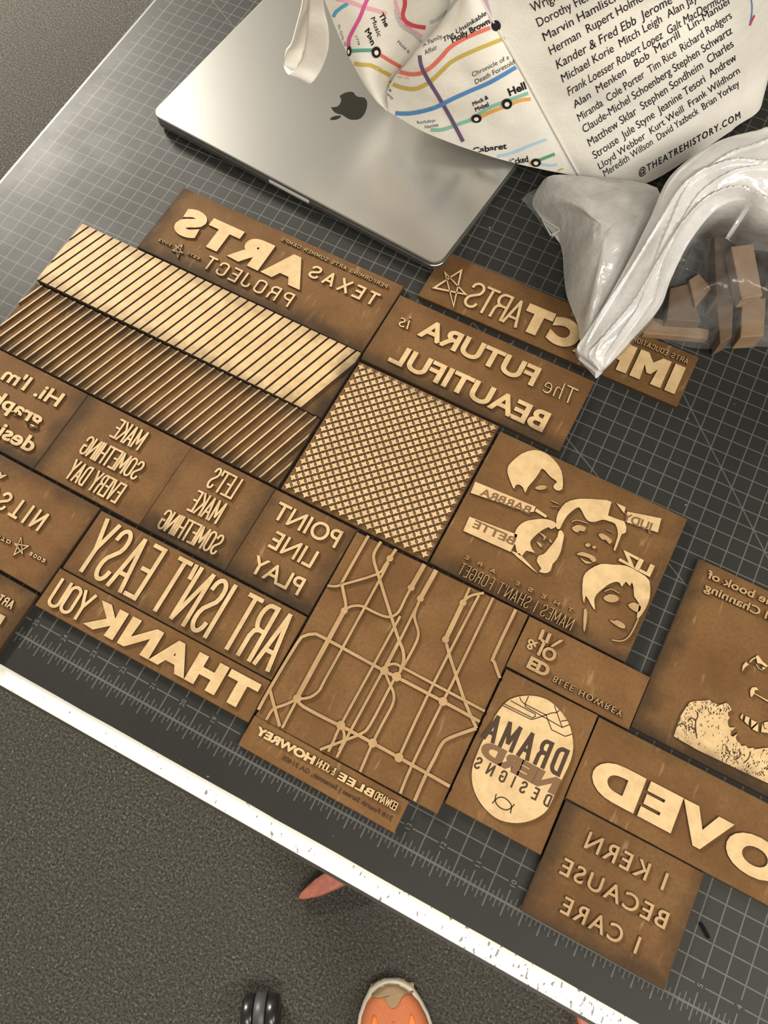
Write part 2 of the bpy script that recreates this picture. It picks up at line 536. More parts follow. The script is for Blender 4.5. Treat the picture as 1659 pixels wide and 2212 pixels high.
def font_text(root, mats, text, start, end, cap, weight=0.0, space=1.0, z0=ZB, z1=ZT, shear=0.0, bevel=0.014, spw=1.0, name='raised_lettering'):
    o, u, v, Lw, h = frame(start, end, cap, z1)
    vs, lp, ed, nr = font_outline(text, space, shear, 4, spw)
    fs = retess([p + n * weight for p, n in zip(vs, nr)], lp)
    x0 = min(p.x for p in vs) - weight; x1 = max(p.x for p in vs) + weight
    lo, hi = -weight, cap_height() + weight
    sx = Lw / (x1 - x0); sy = h / (hi - lo)
    flip = (u.x * v.y - u.y * v.x) < 0
    top, bot = [], []
    for p, n in zip(vs, nr):
        a = p + n * weight
        q = o + u * ((a.x - x0) * sx) + v * ((a.y - lo) * sy)
        g = u * n.x + v * n.y                       # outward on the board
        top.append(W(q.x, q.y, z1)); e = q + g * bevel; bot.append(W(e.x, e.y, z0))
    N = len(vs); F_ = []; ms = []
    for f in fs: F_.append(f[::-1] if flip else f); ms.append(0)
    for a_, b_ in ed:
        q = [a_, N + a_, N + b_, b_]; F_.append(q[::-1] if flip else q); ms.append(1)
    mb = MB(); mb.add(top + bot, F_, ms)
    return mb.build(name, mats, root)

def smooth_poly(pts, n=3, closed=True):
    out = []; N = len(pts)
    for i in range(N if closed else N - 1):
        g = lambda k: Vector(pts[k % N]) if closed else Vector(pts[min(max(k, 0), N - 1)])
        p0, p1, p2, p3 = g(i - 1), g(i), g(i + 1), g(i + 2)
        for k in range(n):
            t = k / n
            out.append(tuple(0.5 * (2 * p1 + (p2 - p0) * t + (2 * p0 - 5 * p1 + 4 * p2 - p3) * t * t + (3 * p1 - p0 - 3 * p2 + p3) * t ** 3)))
    if not closed: out.append(tuple(pts[-1]))
    return out

def plate_poly(mb, pts, z0, z1, draft=0.0):
    """flat-topped raised island over 2D points in inches"""
    n = len(pts)
    ar = sum(pts[i][0] * pts[(i + 1) % n][1] - pts[(i + 1) % n][0] * pts[i][1] for i in range(n))
    if ar < 0: pts = pts[::-1]
    tri = tessellate_polygon([[Vector((p[0], p[1], 0)) for p in pts]])
    low = pts
    if draft:
        low = []
        for i in range(n):
            p = Vector(pts[i][:2]); d0 = (p - Vector(pts[i - 1][:2])).normalized(); d1 = (Vector(pts[(i + 1) % n][:2]) - p).normalized()
            n0 = Vector((d0.y, -d0.x)); m_ = n0 + Vector((d1.y, -d1.x))
            if m_.length < .2: low.append(tuple(p)); continue
            m_.normalize(); low.append(tuple(p + m_ * draft * min(1 / max(m_.dot(n0), .4), 1.8)))
    top = [W(p[0], p[1], z1) for p in pts]; bot = [W(p[0], p[1], z0) for p in low]
    fs = []; ms = []
    for t in tri:
        a, b, c = [Vector(pts[k]) for k in t]
        if (b - a).cross(c - a) < 0: t = (t[0], t[2], t[1])
        fs.append(tuple(t)); ms.append(0)
    for i in range(n):
        j = (i + 1) % n
        fs.append((n + i, n + j, j, i)); ms.append(1)
    mb.add(top + bot, fs, ms)

def px_poly(mb, pts, z0=ZB, z1=ZT, smooth=0, draft=0.012):
    if smooth: pts = smooth_poly(pts, smooth)
    plate_poly(mb, [tuple(P(p, z1)[:2]) for p in pts], z0, z1, draft if z0 < ZT - .02 else 0)

def px_line(mb, pts, w, z0=ZB, z1=ZT, smooth=0, closed=False):
    if smooth: pts = smooth_poly(pts, smooth, closed)
    if closed: pts = pts + [pts[0]]
    ribbon(mb, [tuple(P(p, z1)[:2]) for p in pts], w, z0, z1)

# ================================================================== THE SETTING
def structure(name, mat, *b):
    mb = MB(); mb.box(*b)
    o = mb.build(name, mat); o['kind'] = 'structure'
X0, X1, Y0, Y1, ZC = -4.2, 4.2, -2.6, 4.6, 2.8
structure('floor', carpet(), X0, X1, Y0, Y1, -0.05, 0.0)
paint = NT('matt_wall_paint'); paint.set(paint.mix(paint.noise(4, 3), (.50, .48, .44), (.54, .52, .47)), .9)
tile = NT('white_ceiling_tile'); tile.set(tile.mix(tile.ramp(tile.noise(300, 2), .6, .7), (.72, .71, .68), (.5, .5, .48)), .95)
structure('ceiling', tile.mat, X0, X1, Y0, Y1, ZC, ZC + .05)
structure('wall_left', paint.mat, X0 - .05, X0, Y0, Y1, 0, ZC)
structure('wall_right', paint.mat, X1, X1 + .05, Y0, Y1, 0, ZC)
structure('wall_back', paint.mat, X0, X1, Y1, Y1 + .05, 0, ZC)
structure('wall_front', paint.mat, X0, X1, Y0 - .05, Y0, 0, ZC)

# worktable
XL, XR, YF, YB = -23.75, 30.0, -1.44, 36.0
table = thing('worktable', 'white laminate worktable with a speckled bare front edge, under the grey gridded mat', 'table', W(3, 17, -30))
mb = MB(); a = W(XL, YF, -1.3); b = W(XR, YB, -0.08)
mb.box(a.x, b.x, a.y, b.y, a.z, b.z)
mb.build('tabletop', strip_mat(), table, bevel=0.0015)
mb = MB()
a = W(XL - .03, YF - .07, -1.28); b = W(XR + .03, YF, -0.12); mb.box(a.x, b.x, a.y, b.y, a.z, b.z)
a = W(XL - .07, YF - .07, -1.28); b = W(XL, YB, -0.12); mb.box(a.x, b.x, a.y, b.y, a.z, b.z)
mb.build('edge_band', plain('dark_edge_band', (0.03, 0.025, 0.022), 0.4), table)
mleg = plain('grey_table_leg', (0.12, 0.12, 0.12), 0.4, 0.6)
for x, y in ((-18, 5), (25, 9), (-18, 31), (25, 31)):
    mb = MB(); a = W(x - 1, y - 1, -30); b = W(x + 1, y + 1, -1.3); mb.box(a.x, b.x, a.y, b.y, a.z, b.z)
    mb.build('leg', mleg, table, bevel=0.003)

# cutting mat
mt = thing('cutting_mat', 'dark grey self-healing mat printed with a pale half-inch grid and a ruler edge', 'cutting mat', W(0, 0, 0))
mb = MB()
x0, x1, y0, y1 = -23.62, 29.5, -0.94, 35.5
edge = [(x0, y0)]
for k in range(1, 60): edge.append((x0 + (x1 - x0) * k / 60, y0 + 0.02 * noise.noise(Vector((k * .7, 0, 0)))))
edge += [(x1, y0), (x1, y1), (x0, y1)]
loft(mb, [[W(p[0], p[1], -0.08) for p in edge], [W(p[0], p[1], 0.0) for p in edge]])
mb.build('mat_sheet', mat_surface(), mt)
M_PRINT = plain('pale_grey_print', (0.115, 0.12, 0.112), 0.5)
for lab in range(1, 36):
    xx = 12 - lab
    vs, fs = font_mesh(str(lab))
    cx = (min(v.x for v in vs) + max(v.x for v in vs)) / 2
    mb = MB()
    mb.add([W(xx - (v.y - .36) * 0.2, 0.5 + (v.x - cx) * 0.2, 0.0012) for v in vs], [f for f, _ in fs])
    mb.build('ruler_number', M_PRINT, mt)

# ================================================================== ENGRAVED PRINTING BLOCKS
def rect_from(corners, z=ZB):
    q = [P(c, z) for c in corners]
    c = sum((Vector((p.x, p.y)) for p in q), Vector((0, 0))) / 4
    ux = (q[1] - q[0]) + (q[2] - q[3]); a = math.atan2(ux.y, ux.x)
    w = ((q[1] - q[0]).length + (q[2] - q[3]).length) / 2
    h = ((q[3] - q[0]).length + (q[2] - q[1]).length) / 2
    return c, a, w, h

GRP = 'engraved fibreboard printing blocks laid out on the mat'
def block(key, corners=None, rect=None, label='', sc=(0, 0, 0, 0), seed=1.0, tone=1.0, shrink=0.012):
    c, a, w, h = rect if rect else rect_from(corners)
    w -= shrink; h -= shrink
    root = thing('printing_block', label, 'printing block', W(c[0], c[1], 0), a, GRP)
    bm_, tm = board_mats(key, w / 2 * IN, h / 2 * IN, sc, seed, tone)
    ca, sa = math.cos(a), math.sin(a)
    T = lambda x, y: (c[0] + x * ca - y * sa, c[1] + x * sa + y * ca)
    rings = []
    for inset, z in ((0.0, 0.0), (0.0, ZB - 0.02), (0.018, ZB)):
        rings.append([W(*T(x, y), z) for x, y in ((-w / 2 + inset, -h / 2 + inset), (w / 2 - inset, -h / 2 + inset), (w / 2 - inset, h / 2 - inset), (-w / 2 + inset, h / 2 - inset))])
    mb = MB()
    n = 4; vs = [v for r in rings for v in r]; fs = []; ms = []
    for i in range(2):
        for j in range(4):
            k = (j + 1) % 4
            fs.append((i * 4 + j, i * 4 + k, i * 4 + 4 + k, i * 4 + 4 + j)); ms.append(1 if i == 0 else 0)
    fs.append((0, 3, 2, 1)); ms.append(1); fs.append((8, 9, 10, 11)); ms.append(0)
    mb.add(vs, fs, ms)
    mb.build('board', [bm_, M_SIDE], root)
    return root, [tm, M_SIDE], T, w, h

A = Z(0, 400, 2.765); B = Z(500, 450, 2.765); C = Z(0, 760, 3.318); D = Z(0, 1050, 2.765); E = Z(280, 900, 2.765)
F = Z(550, 1150, 2.765); G = Z(900, 900, 2.765); H2 = Z(900, 1400, 2.1858); J = Z(1059, 300, 2.765)
a2 = Z(320, 420, 5.925); b2 = Z(560, 480, 5.53); n2 = Z(0, 980, 6.9125); r2 = Z(0, 1230, 12.29); h2 = Z(0, 780, 8.295)
l2 = Z(1090, 1320, 5.027); d2 = Z(1000, 1470, 5.925); p2 = Z(960, 1170, 5.53); i2 = Z(930, 540, 4.879); f2 = Z(820, 650, 3.607)
e2 = Z(530, 1530, 4.608); c2 = Z(1480, 1200, 9.268); c3 = Z(1440, 1380, 6.507); k2 = Z(1130, 1740, 4.046)

def star(root, mats, tips, w):
    mb = MB()
    px_line(mb, [tips[0], tips[2], tips[4], tips[1], tips[3]], w, closed=True)
    return mb.build('raised_star', mats, root, recalc=True)

# --- arts project block
root, mt_, T, w, h = block('arts', [(396, 403.6), (873.6, 618), (782, 762), (296.6, 534)],
    label='wide block with heavy raised mirrored word ARTS, closest to the laptop corner', sc=(.8, .35, .9, 0.15), seed=1.3)
font_text(root, mt_, 'ARTS', b2((465, 803)), a2((280, 457)), a2((905, 330)), weight=0.075, space=1.32)
stroke_text(root, mt_, 'TEXAS', b2((1365, 1005)), b2((565, 640)), b2((1395, 835)), 0.085, sp=.8)
stroke_text(root, mt_, 'PROJECT', b2((335, 1015)), a2((682, 930)), b2((410, 855)), 0.068, sp=.7)
stroke_text(root, mt_, 'PERFORMING ARTS SUMMER CAMPS', b2((1515, 790)), b2((255, 215)), b2((1535, 752)), 0.016, sp=.6)
stroke_text(root, mt_, 'ESTD', a2((645, 835)), a2((487, 762)), a2((660, 805)), 0.014, sp=.7)
stroke_text(root, mt_, '2002', a2((285, 660)), a2((130, 590)), a2((298, 630)), 0.014, sp=.7)
star(root, mt_, a2((435, 645), (442, 748), (378, 805), (316, 716), (352, 650)), 0.035)

# --- two striped blocks
def clip(poly, w, h):
    for ax, sg, lim in ((0, 1, w / 2), (0, -1, w / 2), (1, 1, h / 2), (1, -1, h / 2)):
        out = []
        for i in range(len(poly)):
            p, q = poly[i], poly[(i + 1) % len(poly)]
            dp, dq = lim - sg * p[ax], lim - sg * q[ax]
            if dp >= 0: out.append(p)
            if (dp >= 0) != (dq >= 0):
                t = dp / (dp - dq); out.append((p[0] + (q[0] - p[0]) * t, p[1] + (q[1] - p[1]) * t))
        poly = out
        if not poly: return []
    return poly

root, mt_, T, w, h = block('wide_stripe', [(179, 484), (780, 764), (695, 904), (79.5, 606)],
    label='long block covered in wide pale slanted stripes between dark grooves', sc=(.1, 1.0, .6, .45), seed=2.1)
mb = MB(); pitch, sl = 0.342, 0.325
for k in range(-4, 36):
    xa = 0.29 + pitch * k + 0.036; xb = xa + pitch - 0.072
    q = clip([(xa - w / 2, h / 2), (xb - w / 2, h / 2), (xb - w / 2 - sl * h, -h / 2), (xa - w / 2 - sl * h, -h / 2)], w - 0.02, h - 0.02)
    if len(q) > 2 and xa < w - 0.1: plate_poly(mb, [T(*p) for p in q], ZB, ZT, .014)
mb.build('raised_stripes', mt_, root)

cS, aS, wS, hS = rect_from([(78, 610), (692, 906), (600, 1052), (-8, 752)])
cS, aS, wS, hS = rect_from([(78, 610), (692, 906), (600, 1052), (-26.5, 741)])
root, mt_, T, w, h = block('thin_stripe', rect=(cS, aS, wS, hS),
    label='long dark block with thin pale slanted raised lines, below the wide-striped one', sc=(.1, .7, .8, .75), seed=3.4)
mb = MB()
for k in range(-4, 36):
    xa = 0.29 + pitch * k - 0.03; xb = xa + 0.06
    q = clip([(xa - w / 2, h / 2), (xb - w / 2, h / 2), (xb - w / 2 - sl * h, -h / 2), (xa - w / 2 - sl * h, -h / 2)], w - 0.02, h - 0.02)
    if len(q) > 2: plate_poly(mb, [T(*p) for p in q], ZB, ZT, .008)
mb.build('raised_stripes', mt_, root)

# --- greeting block (runs out of the picture)
q0, q1, q2 = P((191.4, 852), ZB), P((72, 1013), ZB), P((0, 752), ZB)
ang = math.radians(-1.2); wG = 4.9; hG = 2.92
cG = Vector((q0.x, q0.y)) - Vector((math.cos(ang), math.sin(ang))) * wG / 2 - Vector((-math.sin(ang), math.cos(ang))) * hG / 2
root, mt_, T, w, h = block('greeting', rect=(cG, ang, wG, hG),
    label='block with rounded lower-case mirrored lettering starting Hi, cut by the left picture edge', sc=(0, .6, .9, 0.1), seed=4.2)
font_text(root, mt_, "Hi. I'm", h2((1005, 825)), h2((0, 318)), h2((1180, 600)), weight=0.022, spw=1.2)
font_text(root, mt_, 'graphic', h2((690, 1180)), h2((-460, 605)), h2((865, 955)), weight=0.028)
font_text(root, mt_, 'designer', h2((540, 1645)), h2((-800, 980)), h2((715, 1405)), weight=0.028)

# --- make something every day
root, mt_, T, w, h = block('every_day', [(191.4, 852), (414, 965), (301, 1135), (72, 1013)],
    label='block with three narrow mirrored lines MAKE SOMETHING EVERY DAY', sc=(.75, .25, .25, .1), seed=5.5)
stroke_text(root, mt_, 'MAKE', C((985, 708)), C((780, 605)), C((1065, 575)), 0.066, sp=.42)
stroke_text(root, mt_, 'SOMETHING', C((965, 925)), C((556, 722)), C((1050, 795)), 0.066, sp=.42)
stroke_text(root, mt_, 'EVERY DAY', C((825, 1090)), C((455, 897)), C((915, 955)), 0.066, sp=.42)
# --- let's make something
root, mt_, T, w, h = block('lets', [(414, 965), (594.6, 1055), (486, 1234.5), (300, 1135)],
    label='block with narrow mirrored lines LET\'S MAKE SOMETHING and a sooty bottom edge', sc=(.2, .7, 1.0, .1), seed=6.7)
stroke_text(root, mt_, "LET'S", E((605, 497)), E((448, 417)), E((680, 375)), 0.066, sp=.4)
stroke_text(root, mt_, 'MAKE', E((515, 642)), E((338, 557)), E((590, 520)), 0.066, sp=.42)
stroke_text(root, mt_, 'SOMETHING', E((508, 832)), E((155, 662)), E((585, 718)), 0.066, sp=.42)
# --- point line play
root, mt_, T, w, h = block('play', [(594.6, 1055), (772, 1146), (665, 1328.6), (486, 1235)],
    label='square block with mirrored lines POINT LINE PLAY', sc=(.5, .6, 1.0, .2), seed=7.9)
mp_ = [M_MID, M_SIDE]
font_text(root, mt_, 'POINT', E((1225, 787)), E((843, 600)), E((1275, 687)), weight=0.012)
font_text(root, mt_, 'LINE', E((1078, 907)), E((822, 775)), E((1130, 807)), weight=0.012)
font_text(root, mt_, 'PLAY', E((1003, 1070)), E((705, 920)), E((1053, 970)), weight=0.012)
# --- art isn't easy
root, mt_, T, w, h = block('easy', [(221.5, 1103.6), (663, 1332), (587, 1471), (131, 1225.6)],
    label="long block with tall thin mirrored line ART ISN'T EASY", sc=(.25, .1, .45, .1), seed=8.8)
stroke_text(root, mt_, "ART ISN'T EASY", E((832, 1528)), D((435, 487)), E((985, 1185)), 0.13, sp=.42)
# --- thank you
root, mt_, T, w, h = block('thank', [(130, 1229), (587.7, 1471), (535, 1563.5), (74, 1305)],
    label='narrow block with mirrored THANK in heavy letters and YOU in thin ones', sc=(.1, .1, .05, .05), seed=9.1)
font_text(root, mt_, 'THANK', D((1470, 1355)), D((500, 828)), D((1560, 1185)), weight=0.06, space=1.15)
stroke_text(root, mt_, 'YOU', D((483, 815)), D((268, 706)), D((575, 650)), 0.095, sp=.3)

# --- route-line block
root, mt_, T, w, h = block('routes', [(772, 1150), (1143, 1327), (944, 1761), (550, 1544)],
    label='large block with raised route lines and round junctions like a transit map', sc=(0, .1, .1, .05), seed=10.4, tone=1.05)
mm = [M_MID, M_SIDE]
thin, thick, mid = 0.075, 0.135, 0.09
lines = [
 (mid, [(680, 20), (530, 285), (523, 315), (540, 400), (545, 440), (535, 468)]),
 (mid, [(755, 55), (718, 115), (712, 165), (745, 275), (850, 610), (885, 700), (890, 770), (870, 820)]),
 (thin, [(435, 318), (480, 322), (530, 310), (730, 250), (775, 200), (808, 155)]),
 (mid, [(808, 155), (845, 100)]),
 (thin, [(800, 180), (740, 295), (525, 690), (420, 880), (385, 945), (330, 985), (258, 995)]),
 (thick, [(535, 468), (255, 985)]),
 (thin, [(535, 468), (575, 442), (640, 440), (700, 470), (770, 500), (815, 503), (860, 475), (900, 395), (935, 330)]),
 (thick, [(935, 330), (1015, 190)]),
 (thick, [(990, 395), (1085, 225)]),
 (thin, [(990, 395), (958, 475), (957, 520), (977, 590), (968, 650), (900, 780), (850, 860)]),
 (thin, [(965, 450), (850, 680), (775, 825)]),
 (mid, [(22, 1060), (90, 935), (255, 660), (300, 618), (350, 608), (410, 628), (770, 825), (850, 865), (1125, 1010), (1345, 1130)]),
 (thin, [(775, 825), (784, 805), (800, 793), (822, 786), (845, 787), (880, 805), (950, 842), (1375, 1068)]),
 (thin, [(775, 825), (800, 890), (830, 960), (825, 1025), (770, 1130), (705, 1258), (630, 1430)]),
 (thin, [(840, 865), (790, 960), (690, 1150), (640, 1200), (530, 1245), (390, 1298)]),
 (thin, [(870, 500), (690, 830), (515, 1150), (470, 1250), (440, 1310)]),
 (thin, [(865, 640), (770, 820), (560, 1210), (490, 1345)]),
 (mid, [(255, 995), (290, 1040), (480, 1140), (515, 1155), (705, 1258), (862, 1345), (1030, 1440), (1165, 1517)]),
 (thin, [(255, 995), (180, 1030), (120, 1050), (95, 1075), (70, 1120)]),
 (mid, [(90, 935), (120, 1050), (150, 1158)]),
 (thin, [(255, 995), (165, 1168)]),
 (thin, [(515, 1155), (535, 1200), (530, 1250), (505, 1300)]),
 (thick, [(1245, 420), (1140, 640)]),
 (thin, [(1245, 420), (1285, 330)]),
 (thin, [(1245, 420), (1272, 390), (1310, 372), (1370, 362)]),
 (thin, [(1340, 375), (1040, 960), (862, 1345)]),
 (thin, [(1425, 390), (1200, 860), (1125, 1010), (940, 1390), (870, 1560)]),
 (mid, [(1140, 640), (1160, 720), (1205, 860), (1260, 1020), (1325, 1170)]),
 (mid, [(1560, 460), (1430, 735), (1432, 775), (1465, 870)]),
 (mid, [(1325, 1170), (1160, 1230), (1112, 1275), (1080, 1340), (1020, 1455), (955, 1605)]),
]
mb = MB()
for i, (wd, pts) in enumerate(lines):
    px_line(mb, F(*pts), wd, z1=ZT - 0.0004 * i, smooth=3)
for (x, y), r in zip([(808, 155), (935, 330), (990, 395), (535, 468), (255, 992), (775, 825), (848, 862), (1125, 1010), (515, 1152), (705, 1258), (862, 1345), (1245, 420), (1140, 640)],
                     [.1, .1, .1, .1, .12, .12, .13, .12, .12, .12, .12, .1, .1]):
    p = P(F((x, y)), ZT)
    plate_poly(mb, [(p.x + r * math.cos(k * math.pi / 8), p.y + r * math.sin(k * math.pi / 8)) for k in range(16)], ZB, ZT + 0.001)
mb.build('raised_route_lines', mm, root)

# --- address strip
root, mt_, T, w, h = block('address', [(548, 1543.7), (885.5, 1730.6), (851, 1801), (515, 1610)],
    label='narrow strip block with two small mirrored address lines, nearest the ruler edge', sc=(.05, .05, 0, .1), seed=11.7, tone=1.12)
stroke_text(root, mt_, 'EDWARD', e2((1490, 1022)), e2((1272, 898)), e2((1527, 945)), 0.026, sp=.3)
font_text(root, mt_, 'BLEE', e2((1258, 892)), e2((910, 702)), e2((1290, 818)), weight=0.04, space=1.1)
stroke_text(root, mt_, '& JOHN', e2((880, 674)), e2((697, 570)), e2((915, 600)), 0.024, sp=.3)
font_text(root, mt_, 'HOWREY', e2((668, 562)), e2((95, 252)), e2((705, 482)), weight=0.06)
font_text(root, [M_SIDE, M_SIDE], '318 Fourth Street | Savannah, GA 31405', e2((1450, 1120)), e2((360, 505)), e2((1470, 1078)), weight=0.0, z1=ZB + .015, bevel=0.004)

# --- star pattern block
root, mt_, T, w, h = block('stars', [(776.7, 781), (1080.5, 920), (921.7, 1214.6), (605.5, 1055)],
    label='square block covered in rows of small pale four-pointed stars', sc=(0, .1, .05, .45), seed=12.9, tone=0.95)
mb = MB(); mbp = MB(); n = 16; s = (w - 0.02) / n
for i in range(n):
    for j in range(n):
        for ox, oy in ((0, 0), (.5, .5)):
            cx = -w / 2 + .01 + (i + .5 + ox) * s; cy = -h / 2 + .01 + (j + .5 + oy) * s
            if cx > w / 2 - .1 or cy > h / 2 - .1: continue
            pts = []
            R_ = 0.118; r_ = 0.06
            for k in range(4):
                a0 = k * math.pi / 2
                pts.append((cx + R_ * math.cos(a0), cy + R_ * math.sin(a0)))
                for da, rr in ((.22, .08), (.5, r_), (.78, .08)):
                    aa = a0 + da * math.pi / 2
                    pts.append((cx + rr * math.cos(aa), cy + rr * math.sin(aa)))
            plate_poly(mb, [T(*p) for p in pts], ZB, ZT, .01)
        for (ox, oy, an) in ((.25, .25, -45), (.75, .25, 45), (.25, .75, 45), (.75, .75, -45)):
            cx = -w / 2 + .01 + (i + .5 + ox) * s; cy = -h / 2 + .01 + (j + .5 + oy) * s
            if cx > w / 2 - .08 or cy > h / 2 - .08: continue
            an_ = math.radians(an); pts = []
            for k in range(12):
                t = 2 * math.pi * k / 12; lx = .088 * math.cos(t); ly = .036 * math.sin(t) * abs(math.sin(t)) ** .3
                pts.append((cx + lx * math.cos(an_) - ly * math.sin(an_), cy + lx * math.sin(an_) + ly * math.cos(an_)))
            plate_poly(mbp, [T(*p) for p in pts], ZB, ZB + 0.022)
mb.build('raised_stars', mt_, root)
mbp.build('engraved_petals', [NT('petal_brown').set((0.155, 0.082, 0.036), 0.65).mat, M_SIDE], root)

# --- futura
root, mt_, T, w, h = block('beautiful', [(863.5, 636), (1287, 824.4), (1207, 975), (779, 775)],
    label='wide block with two mirrored lines of plain rounded capitals ending BEAUTIFUL', sc=(.3, .05, .85, .05), seed=14.2)
font_text(root, mt_, 'FUTURA', f2((1192, 667)), f2((292, 265)), f2((1262, 527)), weight=0.03)
font_text(root, mt_, 'BEAUTIFUL', f2((1265, 1025)), f2((60, 465)), f2((1340, 880)), weight=0.03)
font_text(root, mt_, 'The', f2((1490, 808)), f2((1262, 700)), f2((1540, 688)), weight=-0.018, shear=0.15, bevel=0.004)
font_text(root, mt_, 'is', f2((218, 222)), f2((133, 185)), f2((248, 120)), weight=-0.012, shear=0.25, bevel=0.004)

# --- impact
root, mt_, T, w, h = block('impact', [(959.3, 544), (1514.7, 770), (1459, 880), (903, 636)],
    label='long block with heavy and thin mirrored capitals and a star, under the plastic tail', sc=(.3, .1, .1, .15), seed=15.5, tone=.95)
font_text(root, mt_, 'IMPACT', (1456.8, 851.5), (1116.5, 708.3), J((1165, 1365)), weight=0.085, space=1.25)
stroke_text(root, mt_, 'ARTS', i2((902, 823)), i2((322, 573)), i2((985, 540)), 0.095, sp=.22)
star(root, mt_, i2((325, 213), (372, 468), (243, 592), (38, 398), (152, 238)), 0.085)
stroke_text(root, mt_, 'ARTS EDUCATION', J((1175, 1345)), J((845, 1205)), J((1190, 1318)), 0.018, sp=.55)
stroke_text(root, mt_, 'TEXAS', (1280, 700), (1232, 681.4), (1283.5, 693.5), 0.018, sp=.55)

# --- portraits
root, mt_, T, w, h = block('portraits', [(1082.6, 930.7), (1484, 1120.6), (1354, 1431.6), (925, 1214.6)],
    label='large block with four stylised raised faces of women with short hair and name bars', sc=(.05, .35, .75, .1), seed=16.1)
mb = MB()
hair = [
 [(590, 250), (630, 220), (690, 200), (740, 205), (790, 230), (835, 275), (865, 325), (873, 380), (870, 432), (840, 442), (818, 425), (822, 405), (838, 388), (800, 360), (765, 320), (745, 312), (732, 335), (700, 380), (665, 420), (648, 456), (636, 425), (610, 405), (590, 412), (580, 432), (562, 390), (543, 335), (550, 290)],
 [(835, 665), (835, 610), (850, 565), (890, 515), (945, 495), (1000, 490), (1090, 495), (1165, 510), (1143, 590), (1240, 625), (1250, 690), (1225, 702), (1210, 740), (1186, 800), (1178, 790), (1200, 720), (1200, 680), (1185, 640), (1150, 625), (1110, 615), (1060, 630), (1020, 620), (1000, 590), (975, 545), (950, 548), (900, 590), (870, 640), (855, 670)],
 [(583, 705), (608, 655), (650, 625), (700, 615), (760, 610), (820, 627), (834, 655), (800, 672), (788, 660), (740, 685), (700, 720), (678, 750), (690, 790), (706, 815), (655, 800), (632, 830), (605, 820), (590, 770)],
 [(865, 680), (880, 710), (870, 760), (862, 800), (840, 850), (812, 880), (800, 920), (770, 935), (730, 925), (745, 908), (718, 865), (730, 830), (760, 820), (800, 775), (840, 720), (848, 685)],
 [(1000, 1115), (990, 1060), (995, 960), (1030, 915), (1100, 880), (1170, 884), (1250, 890), (1330, 930), (1390, 980), (1392, 1080), (1365, 1150), (1320, 1210), (1318, 1175), (1330, 1120), (1300, 1075), (1296, 1020), (1285, 990), (1272, 1012), (1250, 985), (1225, 1016), (1215, 995), (1190, 986), (1150, 1000), (1110, 1030), (1075, 1062), (1060, 1100), (1066, 1156), (1040, 1120), (1010, 1068)],
]
for q in hair: px_poly(mb, G(*q), smooth=2)
mb.build('raised_hair', mt_, root)
mb = MB()
feat = [[(705, 428), (735, 410), (772, 413), (772, 430), (740, 438)], [(930, 660), (965, 646), (1010, 660), (1000, 686), (975, 680), (960, 692), (935, 680)],
 [(1085, 705), (1110, 697), (1150, 722), (1168, 745), (1150, 760), (1130, 735), (1110, 735)], [(955, 822), (985, 808), (1018, 816), (1060, 835), (1073, 862), (1050, 868), (1030, 845), (990, 832)],
 [(975, 840), (1010, 862), (1050, 872), (1010, 878)], [(728, 690), (760, 705), (775, 722), (752, 742), (760, 722)], [(715, 745), (745, 760), (746, 782), (728, 768)],
 [(790, 728), (803, 740), (806, 755), (795, 748)], [(1115, 1080), (1150, 1060), (1195, 1070), (1207, 1096), (1170, 1110), (1130, 1100)],
 [(1262, 1125), (1300, 1110), (1340, 1135), (1325, 1168), (1290, 1155)], [(1150, 1215), (1180, 1220), (1200, 1215), (1240, 1240), (1243, 1265), (1205, 1256)], [(1000, 1150), (1020, 1170), (1006, 1275), (996, 1270)]]
for q in feat: px_poly(mb, G(*q), smooth=2)
for cx, cy, r in ((1022, 767, 15), (1060, 780, 11)):
    px_poly(mb, G(*[(cx + r * math.cos(k * .5236), cy + r * .8 * math.sin(k * .5236)) for k in range(12)]))
px_line(mb, G((925, 630), (955, 618), (1020, 637)), 0.03, smooth=3)
px_line(mb, G((1120, 1045), (1160, 1030), (1210, 1055)), 0.03, smooth=3)
px_line(mb, G((1325, 1205), (1275, 1305), (1225, 1340), (1165, 1333)), 0.035, smooth=3)
px_line(mb, G((800, 500), (845, 520)), 0.03); px_line(mb, G((800, 535), (845, 540)), 0.02)
px_line(mb, G((1130, 672), (1165, 690)), 0.02)
mb.build('raised_facial_features', mp_, root, recalc=True)
mb = MB()
for q in ([(350, 388), (712, 538), (700, 568), (670, 572), (322, 455)], [(716, 548), (780, 592), (770, 604), (706, 565)],
          [(315, 597), (602, 705), (585, 760), (560, 808), (278, 682)], [(560, 800), (615, 818), (725, 938), (690, 912), (600, 838)],
          [(1258, 567), (1462, 607), (1440, 692), (1252, 630)], [(1192, 516), (1248, 540), (1240, 578)]):
    mb = MB(); px_poly(mb, G(*q)); mb.build('raised_name_bar', mt_, root)
inl = [M_INLAY, M_SIDE]
font_text(root, inl, 'BARBRA', G((672, 583)), G((375, 468)), G((690, 540)), weight=0.03, z0=ZT - .01, z1=ZT + 0.002, bevel=0.0, name='engraved_lettering')
font_text(root, inl, 'BETTE', G((575, 770)), G((330, 660)), G((598, 725)), weight=0.03, z0=ZT - .01, z1=ZT + 0.002, bevel=0.0, name='engraved_lettering')
font_text(root, inl, 'JUDY', G((1405, 690)), G((1225, 618)), G((1420, 640)), weight=0.03, z0=ZT - .01, z1=ZT + 0.002, bevel=0.0, name='engraved_lettering')
font_text(root, mt_, 'LIZ', G((1392, 958)), G((1205, 860)), G((1420, 890)), weight=0.05)
stroke_text(root, mp_, "NAMES I SHAN'T FORGET", p2((1500, 1065)), p2((150, 378)), p2((1560, 925)), 0.022, sp=.5)
